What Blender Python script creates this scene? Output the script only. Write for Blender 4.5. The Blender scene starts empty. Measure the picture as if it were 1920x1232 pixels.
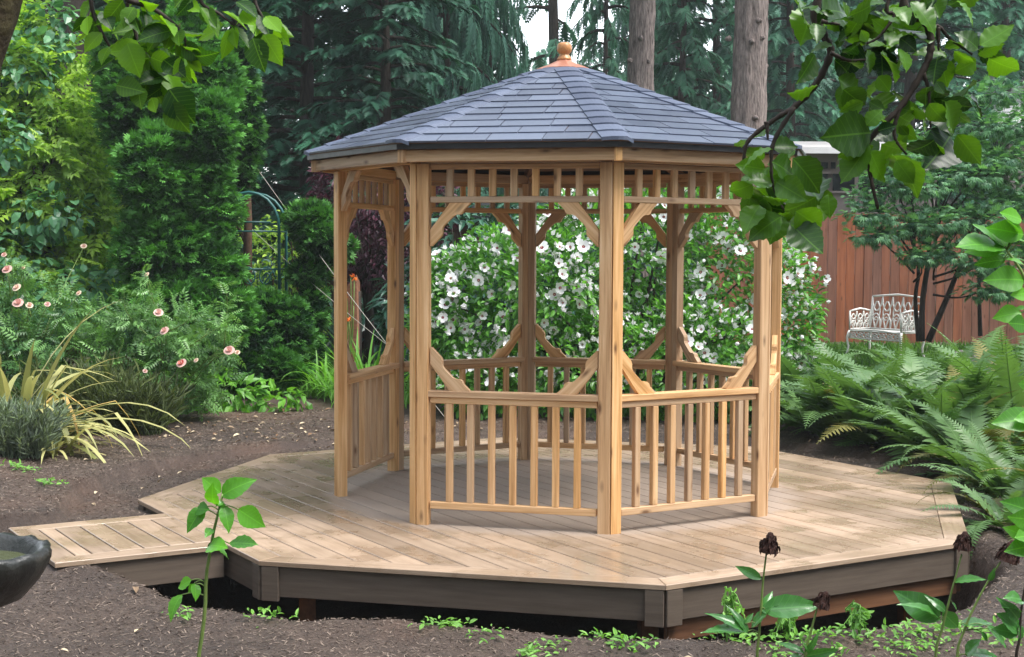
import bpy, bmesh, math
import numpy as np
from mathutils import Matrix, Vector

# ------------------------------------------------------------------ camera, sky, sun, exposure
S = bpy.context.scene
COL = S.collection
W, H, F = 1920, 1232, 2740.0
PITCH, ROLL, CZ = 0.0558, -0.0047, 1.62
cam = bpy.data.cameras.new('camera')
cam.sensor_width = 36.0
cam.lens = F / W * 36.0
cam.clip_start = 0.05
cam.clip_end = 600
camo = bpy.data.objects.new('camera', cam)
COL.objects.link(camo)
camo.matrix_world = Matrix.Translation((0, 0, CZ)) @ Matrix.Rotation(math.pi / 2 - PITCH, 4, 'X') @ Matrix.Rotation(-ROLL, 4, 'Z')
S.camera = camo

SUN_EL, SUN_AZ = math.radians(62), math.radians(112)      # azimuth clockwise from +Y
world = bpy.data.worlds.new('World')
S.world = world
world.use_nodes = True
nt = world.node_tree
nt.nodes.clear()
sky = nt.nodes.new('ShaderNodeTexSky')
sky.sky_type = 'NISHITA'
sky.sun_disc = False
sky.sun_elevation = SUN_EL
sky.sun_rotation = SUN_AZ
sky.air_density = 1.0
sky.dust_density = 0.6
sky.ozone_density = 1.0
hs = nt.nodes.new('ShaderNodeHueSaturation')
hs.inputs['Saturation'].default_value = 0.33
hs.inputs['Value'].default_value = 1.0
bg = nt.nodes.new('ShaderNodeBackground')
bg.inputs['Strength'].default_value = 0.15
wo = nt.nodes.new('ShaderNodeOutputWorld')
nt.links.new(sky.outputs[0], hs.inputs['Color'])
nt.links.new(hs.outputs[0], bg.inputs['Color'])
nt.links.new(bg.outputs[0], wo.inputs['Surface'])

sl = bpy.data.lights.new('sun', 'SUN')
sl.energy = 1.5
sl.angle = math.radians(28)
sl.color = (1.0, 0.96, 0.9)
so = bpy.data.objects.new('sun', sl)
COL.objects.link(so)
sd = Vector((math.sin(SUN_AZ) * math.cos(SUN_EL), math.cos(SUN_AZ) * math.cos(SUN_EL), math.sin(SUN_EL)))
so.rotation_euler = sd.to_track_quat('Z', 'Y').to_euler()
so.location = sd * 30

vs = S.view_settings
vs.view_transform = 'Standard'
vs.look = 'None'
vs.exposure = 2.0
vs.gamma = 1.0
vs.use_curve_mapping = False
S.cycles.use_denoising = True
S.cycles.max_bounces = 8
S.cycles.transparent_max_bounces = 4
S.cycles.volume_bounces = 0
S.cycles.volume_step_rate = 8.0

# ------------------------------------------------------------------ helpers
PI = math.pi
R_ = np.random.default_rng(7)


def P(px, py, y):
    """world point on the ray through a photo pixel at distance y"""
    x2, y2 = (px - W / 2) / F, -(py - H / 2) / F
    c, s = math.cos(ROLL), math.sin(ROLL)
    x, yy = x2 * c + y2 * s, -x2 * s + y2 * c
    c, s = math.cos(PITCH), math.sin(PITCH)
    d = np.array([x, c + yy * s, -s + yy * c])
    return d * (y / d[1]) + np.array([0, 0, CZ])


def G(px, py, z=0.0):
    """world point where the ray meets height z"""
    a = P(px, py, 1.0) - np.array([0, 0, CZ])
    return a * ((z - CZ) / a[2]) + np.array([0, 0, CZ])


def norm(v):
    v = np.asarray(v, float)
    return v / (np.linalg.norm(v, axis=-1, keepdims=True) + 1e-12)


def link(o, parent=None):
    COL.objects.link(o)
    if parent is not None:
        o.parent = parent
    return o


def tag(o, label=None, cat=None, group=None, kind=None):
    if label: o['label'] = label
    if cat: o['category'] = cat
    if group: o['group'] = group
    if kind: o['kind'] = kind
    return o


def thing(name, label, cat, loc=(0, 0, 0), rz=0.0, group=None):
    o = bpy.data.objects.new(name, None)
    o.empty_display_size = 0.1
    o.location = [float(v) for v in loc]
    o.rotation_euler = (0, 0, rz)
    link(o)
    return tag(o, label, cat, group)


class MB:
    """collects templates and tubes, builds one mesh; per-face 'tint' attribute"""
    def __init__(s):
        s.v, s.lp, s.ft, s.ti, s.mi, s.sm, s.n = [], [], [], [], [], [], 0

    def raw(s, v, faces, tint=0.0, mat=0, smooth=False):
        v = np.asarray(v, float).reshape(-1, 3)
        s.v.append(v)
        for f in faces:
            s.lp.append(np.asarray(f, int) + s.n)
        k = len(faces)
        s.ft.append(np.array([len(f) for f in faces], int))
        s.ti.append(np.broadcast_to(np.asarray(tint, float), (k,)).copy())
        s.mi.append(np.full(k, mat))
        s.sm.append(np.full(k, smooth))
        s.n += len(v)

    def scatter(s, T, pos, B, scale, tint, mat=0):
        """T=(verts, faces); pos Nx3; B Nx3x3 (columns are local axes); scale N or Nx3; tint N"""
        tv, tf = T
        tv = np.asarray(tv, float)
        pos = np.asarray(pos, float)
        N, n = len(pos), len(tv)
        if N == 0: return
        scale = np.asarray(scale, float)
        if scale.ndim == 0: scale = np.full(N, float(scale))
        if scale.ndim == 1: scale = np.repeat(scale[:, None], 3, 1)
        loc = tv[None] * scale[:, None, :]
        v = np.einsum('nij,nkj->nki', B, loc) + pos[:, None, :]
        s.v.append(v.reshape(-1, 3))
        flat = np.concatenate([np.asarray(f) for f in tf])
        off = (np.arange(N) * n)[:, None] + s.n
        s.lp.append((flat[None] + off).ravel())
        s.ft.append(np.tile(np.array([len(f) for f in tf]), N))
        tint = np.broadcast_to(np.asarray(tint, float), (N,))
        s.ti.append(np.repeat(tint, len(tf)))
        s.mi.append(np.full(N * len(tf), mat))
        s.sm.append(np.full(N * len(tf), False))
        s.n += N * n

    def tube(s, pts, rad, sides=6, tint=0.5, mat=0, smooth=True, cap=True):
        pts = np.asarray(pts, float)
        k = len(pts)
        rad = np.broadcast_to(np.asarray(rad, float), (k,))
        t = norm(np.gradient(pts, axis=0))
        up = np.array([0, 0, 1.0]) if abs(t[0][2]) < 0.9 else np.array([1.0, 0, 0])
        a = norm(np.cross(t[0], up))
        V = []
        ang = np.arange(sides) * 2 * PI / sides
        for i in range(k):
            a = norm(a - t[i] * np.dot(a, t[i]))
            b = np.cross(t[i], a)
            V.append(pts[i] + rad[i] * (np.cos(ang)[:, None] * a + np.sin(ang)[:, None] * b))
        fc = []
        for i in range(k - 1):
            for j in range(sides):
                j2 = (j + 1) % sides
                fc.append((i * sides + j, i * sides + j2, (i + 1) * sides + j2, (i + 1) * sides + j))
        if cap:
            fc.append(tuple(range(sides))[::-1])
            fc.append(tuple((k - 1) * sides + j for j in range(sides)))
        s.raw(np.concatenate(V), fc, tint, mat, smooth)

    def box(s, c, d, M=None, tint=0.5, mat=0):
        c, d = np.asarray(c, float), np.asarray(d, float) / 2
        v = np.array([[x, y, z] for x in (-1, 1) for y in (-1, 1) for z in (-1, 1)]) * d
        if M is not None: v = v @ np.asarray(M).T
        s.raw(v + c, [(0, 1, 3, 2), (4, 6, 7, 5), (0, 4, 5, 1), (2, 3, 7, 6), (0, 2, 6, 4), (1, 5, 7, 3)], tint, mat)

    def prism(s, poly, z0, z1, tint=0.5, mat=0):
        poly = np.asarray(poly, float)
        n = len(poly)
        v = np.concatenate([np.c_[poly, np.full(n, z0)], np.c_[poly, np.full(n, z1)]])
        f = [tuple(range(n))[::-1], tuple(range(n, 2 * n))]
        f += [(i, (i + 1) % n, n + (i + 1) % n, n + i) for i in range(n)]
        s.raw(v, f, tint, mat)

    def lathe(s, prof, seg=24, tint=0.5, mat=0, smooth=True):
        prof = np.asarray(prof, float)
        k = len(prof)
        a = np.arange(seg) * 2 * PI / seg
        v = np.concatenate([np.c_[r * np.cos(a), r * np.sin(a), np.full(seg, z)] for r, z in prof])
        f = [(i * seg + j, i * seg + (j + 1) % seg, (i + 1) * seg + (j + 1) % seg, (i + 1) * seg + j)
             for i in range(k - 1) for j in range(seg)]
        s.raw(v, f, tint, mat, smooth)

    def mesh(s, name, mats, off=None):
        v = np.concatenate(s.v)
        if off is not None: v = v - np.asarray(off, float)
        lp = np.concatenate([np.atleast_1d(x) for x in s.lp]).astype(np.int32)
        ft = np.concatenate(s.ft).astype(np.int32)
        me = bpy.data.meshes.new(name)
        me.vertices.add(len(v))
        me.vertices.foreach_set('co', v.astype(np.float32).ravel())
        me.loops.add(len(lp))
        me.loops.foreach_set('vertex_index', lp)
        me.polygons.add(len(ft))
        st = np.zeros(len(ft), np.int32)
        st[1:] = np.cumsum(ft)[:-1]
        me.polygons.foreach_set('loop_start', st)
        me.polygons.foreach_set('loop_total', ft)
        if not isinstance(mats, (list, tuple)): mats = [mats]
        for m in mats: me.materials.append(M[m])
        me.polygons.foreach_set('material_index', np.concatenate(s.mi).astype(np.int32))
        me.polygons.foreach_set('use_smooth', np.concatenate(s.sm).astype(bool))
        at = me.attributes.new('tint', 'FLOAT', 'FACE')
        at.data.foreach_set('value', np.concatenate(s.ti).astype(np.float32))
        me.update(calc_edges=True)
        me.validate()
        return me

    def build(s, name, mats, parent=None, off=None, loc=None):
        o = bpy.data.objects.new(name, s.mesh(name, mats, off))
        if loc is not None: o.location = [float(x) for x in loc]
        return link(o, parent)


def put(name, me, parent, mat4=None):
    o = bpy.data.objects.new(name, me)
    if mat4 is not None: o.matrix_local = mat4
    return link(o, parent)


def basis(d, n):
    """columns x, y=d, z~n"""
    y = norm(d)
    x = norm(np.cross(y, n))
    z = np.cross(x, y)
    return np.stack([x, y, z], -1)


def rnd_dir(n):
    return norm(R_.normal(size=(n, 3)))


def U(a, b, n=None):
    return R_.uniform(a, b, n)


def curve(pts, n):
    """Catmull-Rom through points"""
    p = np.asarray(pts, float)
    p = np.vstack([2 * p[0] - p[1], p, 2 * p[-1] - p[-2]])
    out = []
    m = len(p) - 3
    for t in np.linspace(0, m - 1e-6, n):
        i = int(t)
        u = t - i
        a, b, c, d = p[i:i + 4]
        out.append(.5 * (2 * b + (c - a) * u + (2 * a - 5 * b + 4 * c - d) * u * u + (3 * b - a - 3 * c + d) * u ** 3))
    return np.array(out)


# ------------------------------------------------------------------ materials
M = {}


def nodes(name):
    m = bpy.data.materials.new(name)
    m.use_nodes = True
    t = m.node_tree
    t.nodes.clear()
    out = t.nodes.new('ShaderNodeOutputMaterial')
    M[name] = m
    return t, out


class N:
    def __init__(s, t): s.t = t

    def new(s, k, **kw):
        n = s.t.nodes.new('ShaderNode' + k)
        for a, b in kw.items(): setattr(n, a, b)
        return n

    def lk(s, a, b): s.t.links.new(a, b)

    def val(s, sock, v):
        if hasattr(v, 'is_output') or isinstance(v, bpy.types.NodeSocket): s.lk(v, sock)
        else: sock.default_value = v

    def math(s, op, a, b=0.0, clamp=False):
        n = s.new('Math', operation=op, use_clamp=clamp)
        s.val(n.inputs[0], a)
        s.val(n.inputs[1], b)
        return n.outputs[0]

    def mix(s, f, a, b, mode='MIX'):
        n = s.new('Mix', data_type='RGBA', blend_type=mode)
        s.val(n.inputs[0], f)
        s.val(n.inputs[6], a if not isinstance(a, tuple) else (*a, 1))
        s.val(n.inputs[7], b if not isinstance(b, tuple) else (*b, 1))
        return n.outputs[2]

    def noise(s, vec, scale, detail=4.0, rough=0.55, dist=0.0):
        n = s.new('TexNoise')
        if vec is not None: s.lk(vec, n.inputs['Vector'])
        n.inputs['Scale'].default_value = scale
        n.inputs['Detail'].default_value = detail
        n.inputs['Roughness'].default_value = rough
        n.inputs['Distortion'].default_value = dist
        return n.outputs[0]

    def ramp(s, f, stops):
        n = s.new('ValToRGB')
        e = n.color_ramp.elements
        while len(e) < len(stops): e.new(0.5)
        for k, (p, c) in enumerate(stops):
            e[k].position = p
            e[k].color = (*c, 1) if isinstance(c, tuple) else (c, c, c, 1)
        s.lk(f, n.inputs[0])
        return n.outputs[0]

    def mapping(s, vec, scale=(1, 1, 1), loc=None):
        n = s.new('Mapping')
        s.lk(vec, n.inputs[0])
        n.inputs['Scale'].default_value = scale
        if loc is not None: s.val(n.inputs['Location'], loc)
        return n.outputs[0]

    def objco(s, spread=7.0):
        """object coordinates shifted at random for every object"""
        tc = s.new('TexCoord').outputs['Object']
        r = s.new('ObjectInfo').outputs['Random']
        v = s.new('VectorMath', operation='ADD')
        s.lk(tc, v.inputs[0])
        c = s.new('CombineXYZ')
        s.lk(s.math('MULTIPLY', r, spread), c.inputs[0])
        s.lk(s.math('MULTIPLY', r, spread * 2.3), c.inputs[1])
        s.lk(s.math('MULTIPLY', r, spread * 3.1), c.inputs[2])
        s.lk(c.outputs[0], v.inputs[1])
        return v.outputs[0], r

    def bsdf(s, out, col, rough=0.6, spec=0.5, bump=None, bstr=0.3, bdist=0.01, **kw):
        b = s.new('BsdfPrincipled')
        s.val(b.inputs['Base Color'], col if not isinstance(col, tuple) else (*col, 1))
        s.val(b.inputs['Roughness'], rough)
        s.val(b.inputs['Specular IOR Level'], spec)
        for k, v in kw.items(): s.val(b.inputs[k], v)
        if bump is not None:
            n = s.new('Bump')
            n.inputs['Strength'].default_value = bstr
            n.inputs['Distance'].default_value = bdist
            s.lk(bump, n.inputs['Height'])
            s.lk(n.outputs[0], b.inputs['Normal'])
        if out is not None: s.lk(b.outputs[0], out.inputs['Surface'])
        return b


def leafmat(name, dark, light, trans=0.35, rough=0.42, spec=0.45, glow=None, vein=False, rvar=0.35):
    if name.startswith('leaf_'):
        dark, light = tuple(c * 1.1 for c in dark), (light[0] * 1.2, light[1] * 1.32, light[2] * 1.12)
    t, out = nodes(name)
    n = N(t)
    at = n.new('Attribute', attribute_name='tint').outputs['Fac']
    rd = n.new('ObjectInfo').outputs['Random']
    pos = n.new('NewGeometry').outputs['Position']
    nz = n.noise(pos, 2.3, 2.0)
    f = n.math('ADD', at, n.math('MULTIPLY', n.math('SUBTRACT', nz, 0.5), 0.6), True)
    f = n.math('ADD', f, n.math('MULTIPLY', n.math('SUBTRACT', rd, 0.5), rvar), True)
    col = n.mix(f, dark, light)
    if vein:
        oc = n.new('TexCoord').outputs['Object']
        sx = n.new('SeparateXYZ')
        n.lk(oc, sx.inputs[0])
        ax = n.math('ABSOLUTE', sx.outputs[0])
        mid = n.math('LESS_THAN', ax, 0.012)
        w = n.math('SINE', n.math('MULTIPLY', n.math('SUBTRACT', sx.outputs[1], n.math('MULTIPLY', ax, 0.8)), 55.0))
        w = n.math('GREATER_THAN', w, 0.93)
        vm = n.math('MAXIMUM', mid, n.math('MULTIPLY', w, 0.45))
        col = n.mix(n.math('MULTIPLY', vm, 0.22), col, tuple(min(1, c * 2.0 + .03) for c in light))
    b = n.bsdf(None, col, rough, spec)
    tr = n.new('BsdfTranslucent')
    g = glow or (1.25, 1.35, 0.55)
    n.lk(n.mix(1.0, col, g, 'MULTIPLY'), tr.inputs['Color'])
    mx = n.new('MixShader')
    mx.inputs[0].default_value = trans
    n.lk(b.outputs[0], mx.inputs[1])
    n.lk(tr.outputs[0], mx.inputs[2])
    n.lk(mx.outputs[0], out.inputs['Surface'])


def woodmat(name, pale, mid, dark, knots=True, rough=0.6, gscale=22.0, weather=0.0):
    """grain runs along the local X of each board"""
    t, out = nodes(name)
    n = N(t)
    v, r = n.objco()
    g = n.noise(n.mapping(v, (1.0, gscale, gscale)), 1.3, 5.0, 0.6, 0.4)
    g2 = n.noise(n.mapping(v, (2.5, 90, 90)), 1.0, 3.0)
    big = n.noise(v, 1.7, 2.0)
    f = n.math('ADD', n.math('MULTIPLY', g, 0.7), n.math('MULTIPLY', g2, 0.3))
    col = n.ramp(f, [(0.33, dark), (0.5, mid), (0.68, pale)])
    col = n.mix(n.math('MULTIPLY', big, 0.3), col, mid)
    hv = n.new('HueSaturation')
    n.lk(col, hv.inputs['Color'])
    n.lk(n.math('ADD', n.math('MULTIPLY', r, 0.52), 0.76), hv.inputs['Value'])
    n.lk(n.math('ADD', n.math('MULTIPLY', r, 0.3), 0.85), hv.inputs['Saturation'])
    col = hv.outputs[0]
    if knots:
        vo = n.new('TexVoronoi')
        n.lk(n.mapping(v, (4.6, 13.0, 13.0)), vo.inputs['Vector'])
        vo.inputs['Scale'].default_value = 1.0
        k = n.ramp(vo.outputs['Distance'], [(0.07, 1.0), (0.13, 0.5), (0.23, 0.0)])
        sel = n.new('SeparateColor')
        n.lk(vo.outputs['Color'], sel.inputs[0])
        k = n.math('MULTIPLY', k, n.math('GREATER_THAN', sel.outputs[0], 0.5))
        col = n.mix(n.math('MULTIPLY', k, 0.85), col, (0.10, 0.042, 0.018))
    if weather > 0:
        w = n.ramp(n.noise(n.mapping(v, (.6, 3, 3)), 2.2, 4), [(0.42, 0.0), (0.75, 1.0)])
        col = n.mix(n.math('MULTIPLY', w, weather), col, (dark[0] * .55, dark[1] * .55, dark[2] * .55))
    n.bsdf(out, col, rough, 0.35, f, 0.25, 0.004)


def simple(name, c1, c2, scale=8.0, rough=0.7, spec=0.4, bstr=0.4, bdist=0.01, stretch=(1, 1, 1), rlo=None, **kw):
    t, out = nodes(name)
    n = N(t)
    v, r = n.objco()
    f = n.noise(n.mapping(v, stretch), scale, 6.0, 0.62)
    col = n.ramp(f, [(0.3, c1), (0.72, c2)])
    hv = n.new('HueSaturation')
    n.lk(col, hv.inputs['Color'])
    n.lk(n.math('ADD', n.math('MULTIPLY', r, 0.24), 0.88), hv.inputs['Value'])
    rg = rough if rlo is None else n.math('ADD', n.math('MULTIPLY', n.noise(v, scale * .35, 4), rough - rlo), rlo)
    n.bsdf(out, hv.outputs[0], rg, spec, f, bstr, bdist, **kw)


woodmat('cedar', (0.72, 0.515, 0.32), (0.545, 0.34, 0.18), (0.29, 0.145, 0.06))
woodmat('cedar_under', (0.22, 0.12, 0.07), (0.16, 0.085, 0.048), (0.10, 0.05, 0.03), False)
woodmat('finial_wood', (0.62, 0.30, 0.08), (0.5, 0.21, 0.045), (0.28, 0.10, 0.02), False, 0.3)
woodmat('fence_wood', (0.36, 0.145, 0.08), (0.27, 0.10, 0.055), (0.17, 0.062, 0.034), True, 0.8, 14, 0.4)
woodmat('beam_wood', (0.24, 0.11, 0.05), (0.17, 0.075, 0.034), (0.08, 0.035, 0.018), False, 0.6, 16, 0.6)
woodmat('cut_wood', (0.42, 0.18, 0.08), (0.28, 0.11, 0.05), (0.14, 0.055, 0.025), False, 0.7)
simple('fascia_board', (0.088, 0.066, 0.050), (0.135, 0.104, 0.080), 3.0, 0.65, 0.3, 0.3, 0.003, (1, 14, 14))
simple('drip_edge', (0.012, 0.012, 0.014), (0.025, 0.025, 0.028), 9, 0.45, 0.4)
simple('copper', (0.62, 0.27, 0.18), (0.75, 0.38, 0.27), 14, 0.4, 0.5, 0.15, 0.002, Metallic=0.75)
simple('bark_conifer', (0.075, 0.055, 0.047), (0.40, 0.32, 0.285), 6.0, 0.9, 0.2, 1.0, 0.06, (5, 5, .9))
simple('bark_dark', (0.02, 0.016, 0.013), (0.07, 0.055, 0.045), 6.0, 0.9, 0.2, 0.8, 0.03, (4, 4, 1))
simple('bark_moss', (0.035, 0.025, 0.015), (0.10, 0.085, 0.04), 22.0, 0.9, 0.2, 1.0, 0.02)
simple('twig', (0.018, 0.013, 0.01), (0.05, 0.035, 0.026), 30.0, 0.7, 0.3, 0.6, 0.004)
simple('stem_green', (0.10, 0.17, 0.035), (0.2, 0.28, 0.07), 20.0, 0.5, 0.4, 0.2, 0.002)
simple('dead_twig', (0.05, 0.028, 0.018), (0.13, 0.08, 0.05), 20.0, 0.9, 0.2, 0.5, 0.01)
simple('stone_wet', (0.007, 0.009, 0.008), (0.032, 0.033, 0.030), 16.0, 0.55, 0.5, 0.9, 0.012, rlo=0.12)
simple('arch_metal', (0.010, 0.075, 0.07), (0.02, 0.115, 0.105), 12.0, 0.4, 0.5, 0.2, 0.002)
simple('white_iron', (0.62, 0.60, 0.56), (0.8, 0.79, 0.76), 25.0, 0.5, 0.4, 0.2, 0.002)
simple('siding', (0.22, 0.175, 0.16), (0.27, 0.22, 0.2), 2.0, 0.75, 0.3, 0.1, 0.005)
simple('white_trim', (0.66, 0.63, 0.62), (0.8, 0.78, 0.77), 3.0, 0.5, 0.3, 0.1, 0.003)
simple('pale_shingle', (0.42, 0.42, 0.42), (0.58, 0.58, 0.57), 14.0, 0.8, 0.3, 0.4, 0.01)
simple('dark_glass', (0.006, 0.007, 0.009), (0.012, 0.013, 0.016), 2.0, 0.08, 0.5, 0.0, 0.001)
simple('brown_board', (0.045, 0.026, 0.018), (0.085, 0.05, 0.034), 4.0, 0.85, 0.2, 0.3, 0.005, (1, 10, 10))
simple('cord', (0.32, 0.3, 0.26), (0.45, 0.42, 0.37), 30.0, 0.8, 0.2)
simple('seed_head', (0.022, 0.010, 0.008), (0.11, 0.045, 0.032), 34.0, 0.8, 0.3, 1.0, 0.01)
simple('terracotta', (0.5, 0.13, 0.05), (0.6, 0.18, 0.08), 12, 0.7)
simple('rock', (0.16, 0.14, 0.12), (0.36, 0.33, 0.3), 7.0, 0.85, 0.3, 0.8, 0.02)

leafmat('leaf_hibiscus', (0.018, 0.078, 0.018), (0.145, 0.33, 0.06), 0.38, 0.36)
leafmat('leaf_rhodo', (0.012, 0.046, 0.034), (0.045, 0.115, 0.080), 0.15, 0.30)
leafmat('leaf_arbor', (0.006, 0.036, 0.011), (0.095, 0.26, 0.048), 0.22, 0.6, 0.25)
leafmat('leaf_fir', (0.010, 0.048, 0.034), (0.060, 0.170, 0.110), 0.2, 0.6, 0.3, (1.1, 1.25, .8))
leafmat('leaf_fir_dark', (0.006, 0.028, 0.020), (0.034, 0.115, 0.072), 0.2, 0.6, 0.3, (1.1, 1.25, .8))
leafmat('leaf_spruce', (0.034, 0.095, 0.075), (0.13, 0.275, 0.21), 0.25, 0.6, 0.3, (1.1, 1.2, .9))
leafmat('leaf_golden', (0.05, 0.16, 0.03), (0.33, 0.45, 0.075), 0.42, 0.45)
leafmat('leaf_vine', (0.025, 0.095, 0.05), (0.12, 0.26, 0.14), 0.3, 0.32)
leafmat('leaf_rose', (0.024, 0.085, 0.028), (0.16, 0.29, 0.10), 0.32, 0.35)
leafmat('leaf_plum', (0.022, 0.006, 0.014), (0.085, 0.022, 0.045), 0.25, 0.35, 0.4, (1.5, .8, .9))
leafmat('leaf_maple', (0.022, 0.088, 0.052), (0.145, 0.29, 0.15), 0.4, 0.5)
leafmat('leaf_fern', (0.022, 0.070, 0.028), (0.135, 0.225, 0.080), 0.3, 0.45)
leafmat('leaf_fern_old', (0.06, 0.07, 0.02), (0.2, 0.17, 0.05), 0.3, 0.6)
leafmat('leaf_daylily', (0.07, 0.2, 0.03), (0.19, 0.4, 0.06), 0.4, 0.4)
leafmat('leaf_iris', (0.20, 0.22, 0.07), (0.46, 0.40, 0.20), 0.3, 0.5, 0.4, (1.1, 1.1, .8), False, .9)
leafmat('leaf_iris_dry', (0.40, 0.22, 0.05), (0.58, 0.42, 0.2), 0.25, 0.6)
leafmat('leaf_grey', (0.10, 0.13, 0.10), (0.24, 0.28, 0.2), 0.25, 0.7)
leafmat('leaf_heath', (0.04, 0.06, 0.02), (0.13, 0.15, 0.06), 0.25, 0.7)
leafmat('leaf_branch', (0.006, 0.028, 0.007), (0.070, 0.165, 0.012), 0.38, 0.32, 0.4, (1.9, 1.75, 0.35), True, 1.3)
leafmat('leaf_bright', (0.014, 0.055, 0.008), (0.12, 0.25, 0.014), 0.45, 0.4, 0.3, (1.8, 1.7, 0.35), True, 1.3)
leafmat('leaf_sapling', (0.040, 0.16, 0.02), (0.12, 0.34, 0.03), 0.42, 0.35, 0.5, (1.4, 1.35, .4), True, .8)
leafmat('leaf_peony', (0.022, 0.10, 0.025), (0.07, 0.2, 0.045), 0.3, 0.25, 0.6, (1.4, 1.4, .5), True)
leafmat('leaf_weed', (0.06, 0.17, 0.035), (0.2, 0.38, 0.08), 0.35, 0.5)
leafmat('leaf_lawn', (0.035, 0.10, 0.015), (0.11, 0.22, 0.04), 0.35, 0.6)
leafmat('petal_white', (0.86, 0.84, 0.86), (0.90, 0.89, 0.90), 0.35, 0.6, 0.2, (1, 1, 1))
leafmat('petal_eye', (0.20, 0.01, 0.05), (0.28, 0.02, 0.07), 0.15, 0.6, 0.2, (1, .6, .7))
leafmat('petal_pink', (0.66, 0.36, 0.31), (0.78, 0.56, 0.50), 0.25, 0.6, 0.2, (1, .9, .9))
leafmat('petal_coral', (0.62, 0.10, 0.09), (0.8, 0.25, 0.2), 0.25, 0.6, 0.2, (1, .7, .7))
leafmat('petal_cream', (0.75, 0.60, 0.42), (0.82, 0.7, 0.55), 0.25, 0.6, 0.2, (1, .95, .8))
leafmat('petal_orange', (0.65, 0.13, 0.02), (0.75, 0.2, 0.03), 0.25, 0.6, 0.2, (1, .8, .6))
leafmat('dry_leaf', (0.16, 0.09, 0.05), (0.62, 0.52, 0.36), 0.1, 0.8, 0.2, (1, 1, 1))
leafmat('mulch_chip', (0.026, 0.017, 0.012), (0.24, 0.185, 0.145), 0.0, 0.75, 0.35, (1, 1, 1))
leafmat('pollen', (0.7, 0.62, 0.35), (0.8, 0.72, 0.45), 0.1, 0.7, 0.2, (1, 1, 1))

GC = np.array([0.335, 9.663])          # centre of the gazebo and of the deck
GA = -1.4207                           # angle of the octagon's front corner


def mat_deck():
    t, out = nodes('deck_board')
    n = N(t)
    v, r = n.objco()
    g = n.noise(n.mapping(v, (1.0, 16, 16)), 1.6, 5.0, 0.6)
    fine = n.noise(n.mapping(v, (6, 80, 80)), 1.2, 3.0)
    col = n.ramp(n.math('ADD', n.math('MULTIPLY', g, .65), n.math('MULTIPLY', fine, .35)),
                 [(0.3, (0.245, 0.172, 0.118)), (0.55, (0.36, 0.262, 0.185)), (0.75, (0.45, 0.34, 0.245))])
    hv = n.new('HueSaturation')
    n.lk(col, hv.inputs['Color'])
    n.lk(n.math('ADD', n.math('MULTIPLY', r, 0.5), 0.75), hv.inputs['Value'])
    col = hv.outputs[0]
    pos = n.new('NewGeometry').outputs['Position']
    # rain has wetted the boards outside the roof's shelter
    sp = n.new('SeparateXYZ')
    n.lk(pos, sp.inputs[0])
    dx = n.math('SUBTRACT', sp.outputs[0], float(GC[0]))
    dy = n.math('SUBTRACT', sp.outputs[1], float(GC[1]))
    rad = n.math('SQRT', n.math('ADD', n.math('MULTIPLY', dx, dx), n.math('MULTIPLY', dy, dy)))
    edge = n.math('ADD', rad, n.math('MULTIPLY', n.math('SUBTRACT', n.noise(pos, 5.0, 5.0, .65), .5), 0.35))
    mr = n.new('MapRange', interpolation_type='SMOOTHSTEP')
    n.lk(edge, mr.inputs[0])
    mr.inputs[1].default_value = 1.44
    mr.inputs[2].default_value = 1.62
    out_w = mr.outputs[0]
    pud = n.ramp(n.noise(pos, 3.2, 6.0, .62), [(0.47, 0.0), (0.58, 1.0)])
    pud2 = n.ramp(n.noise(pos, 1.1, 3.0, .5), [(0.45, 0.0), (0.62, 1.0)])
    pud = n.math('MAXIMUM', pud, pud2)
    wet = n.math('MULTIPLY', out_w, n.math('ADD', n.math('MULTIPLY', pud, 0.75), 0.25))
    col = n.mix(n.math('MULTIPLY', wet, 0.34), col, (0.185, 0.125, 0.078))
    dry = n.math('SUBTRACT', 1.0, out_w)
    col = n.mix(n.math('MULTIPLY', dry, 0.6), col, (0.30, 0.245, 0.205))
    rough = n.math('SUBTRACT', 0.68, n.math('MULTIPLY', wet, 0.46))
    n.bsdf(out, col, rough, 0.5, g, 0.25, 0.003)


mat_deck()


def mat_shingle():
    t, out = nodes('shingle')
    n = N(t)
    v, r = n.objco(11)
    pos = n.new('NewGeometry').outputs['Position']
    f = n.noise(pos, 130.0, 2.0)
    st = n.noise(n.mapping(pos, (4, 4, 2)), 2.0, 4.0)
    col = n.ramp(n.math('ADD', n.math('MULTIPLY', f, .5), n.math('MULTIPLY', r, .5)),
                 [(0.2, (0.044, 0.056, 0.092)), (0.8, (0.102, 0.125, 0.182))])
    rough = n.math('ADD', n.math('MULTIPLY', st, 0.4), 0.22)
    n.bsdf(out, col, rough, 0.6, f, 0.35, 0.003, **{'Coat Weight': 0.55, 'Coat Roughness': 0.3})


mat_shingle()


def mat_cap():
    t, out = nodes('shingle_cap')
    n = N(t)
    v, r = n.objco(11)
    pos = n.new('NewGeometry').outputs['Position']
    f = n.noise(pos, 130.0, 2.0)
    col = n.ramp(n.math('ADD', n.math('MULTIPLY', f, .5), n.math('MULTIPLY', r, .5)), [(0.2, (0.044, 0.056, 0.092)), (0.8, (0.102, 0.125, 0.182))])
    n.bsdf(out, col, 0.6, 0.4, f, 0.35, 0.003)


mat_cap()


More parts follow.
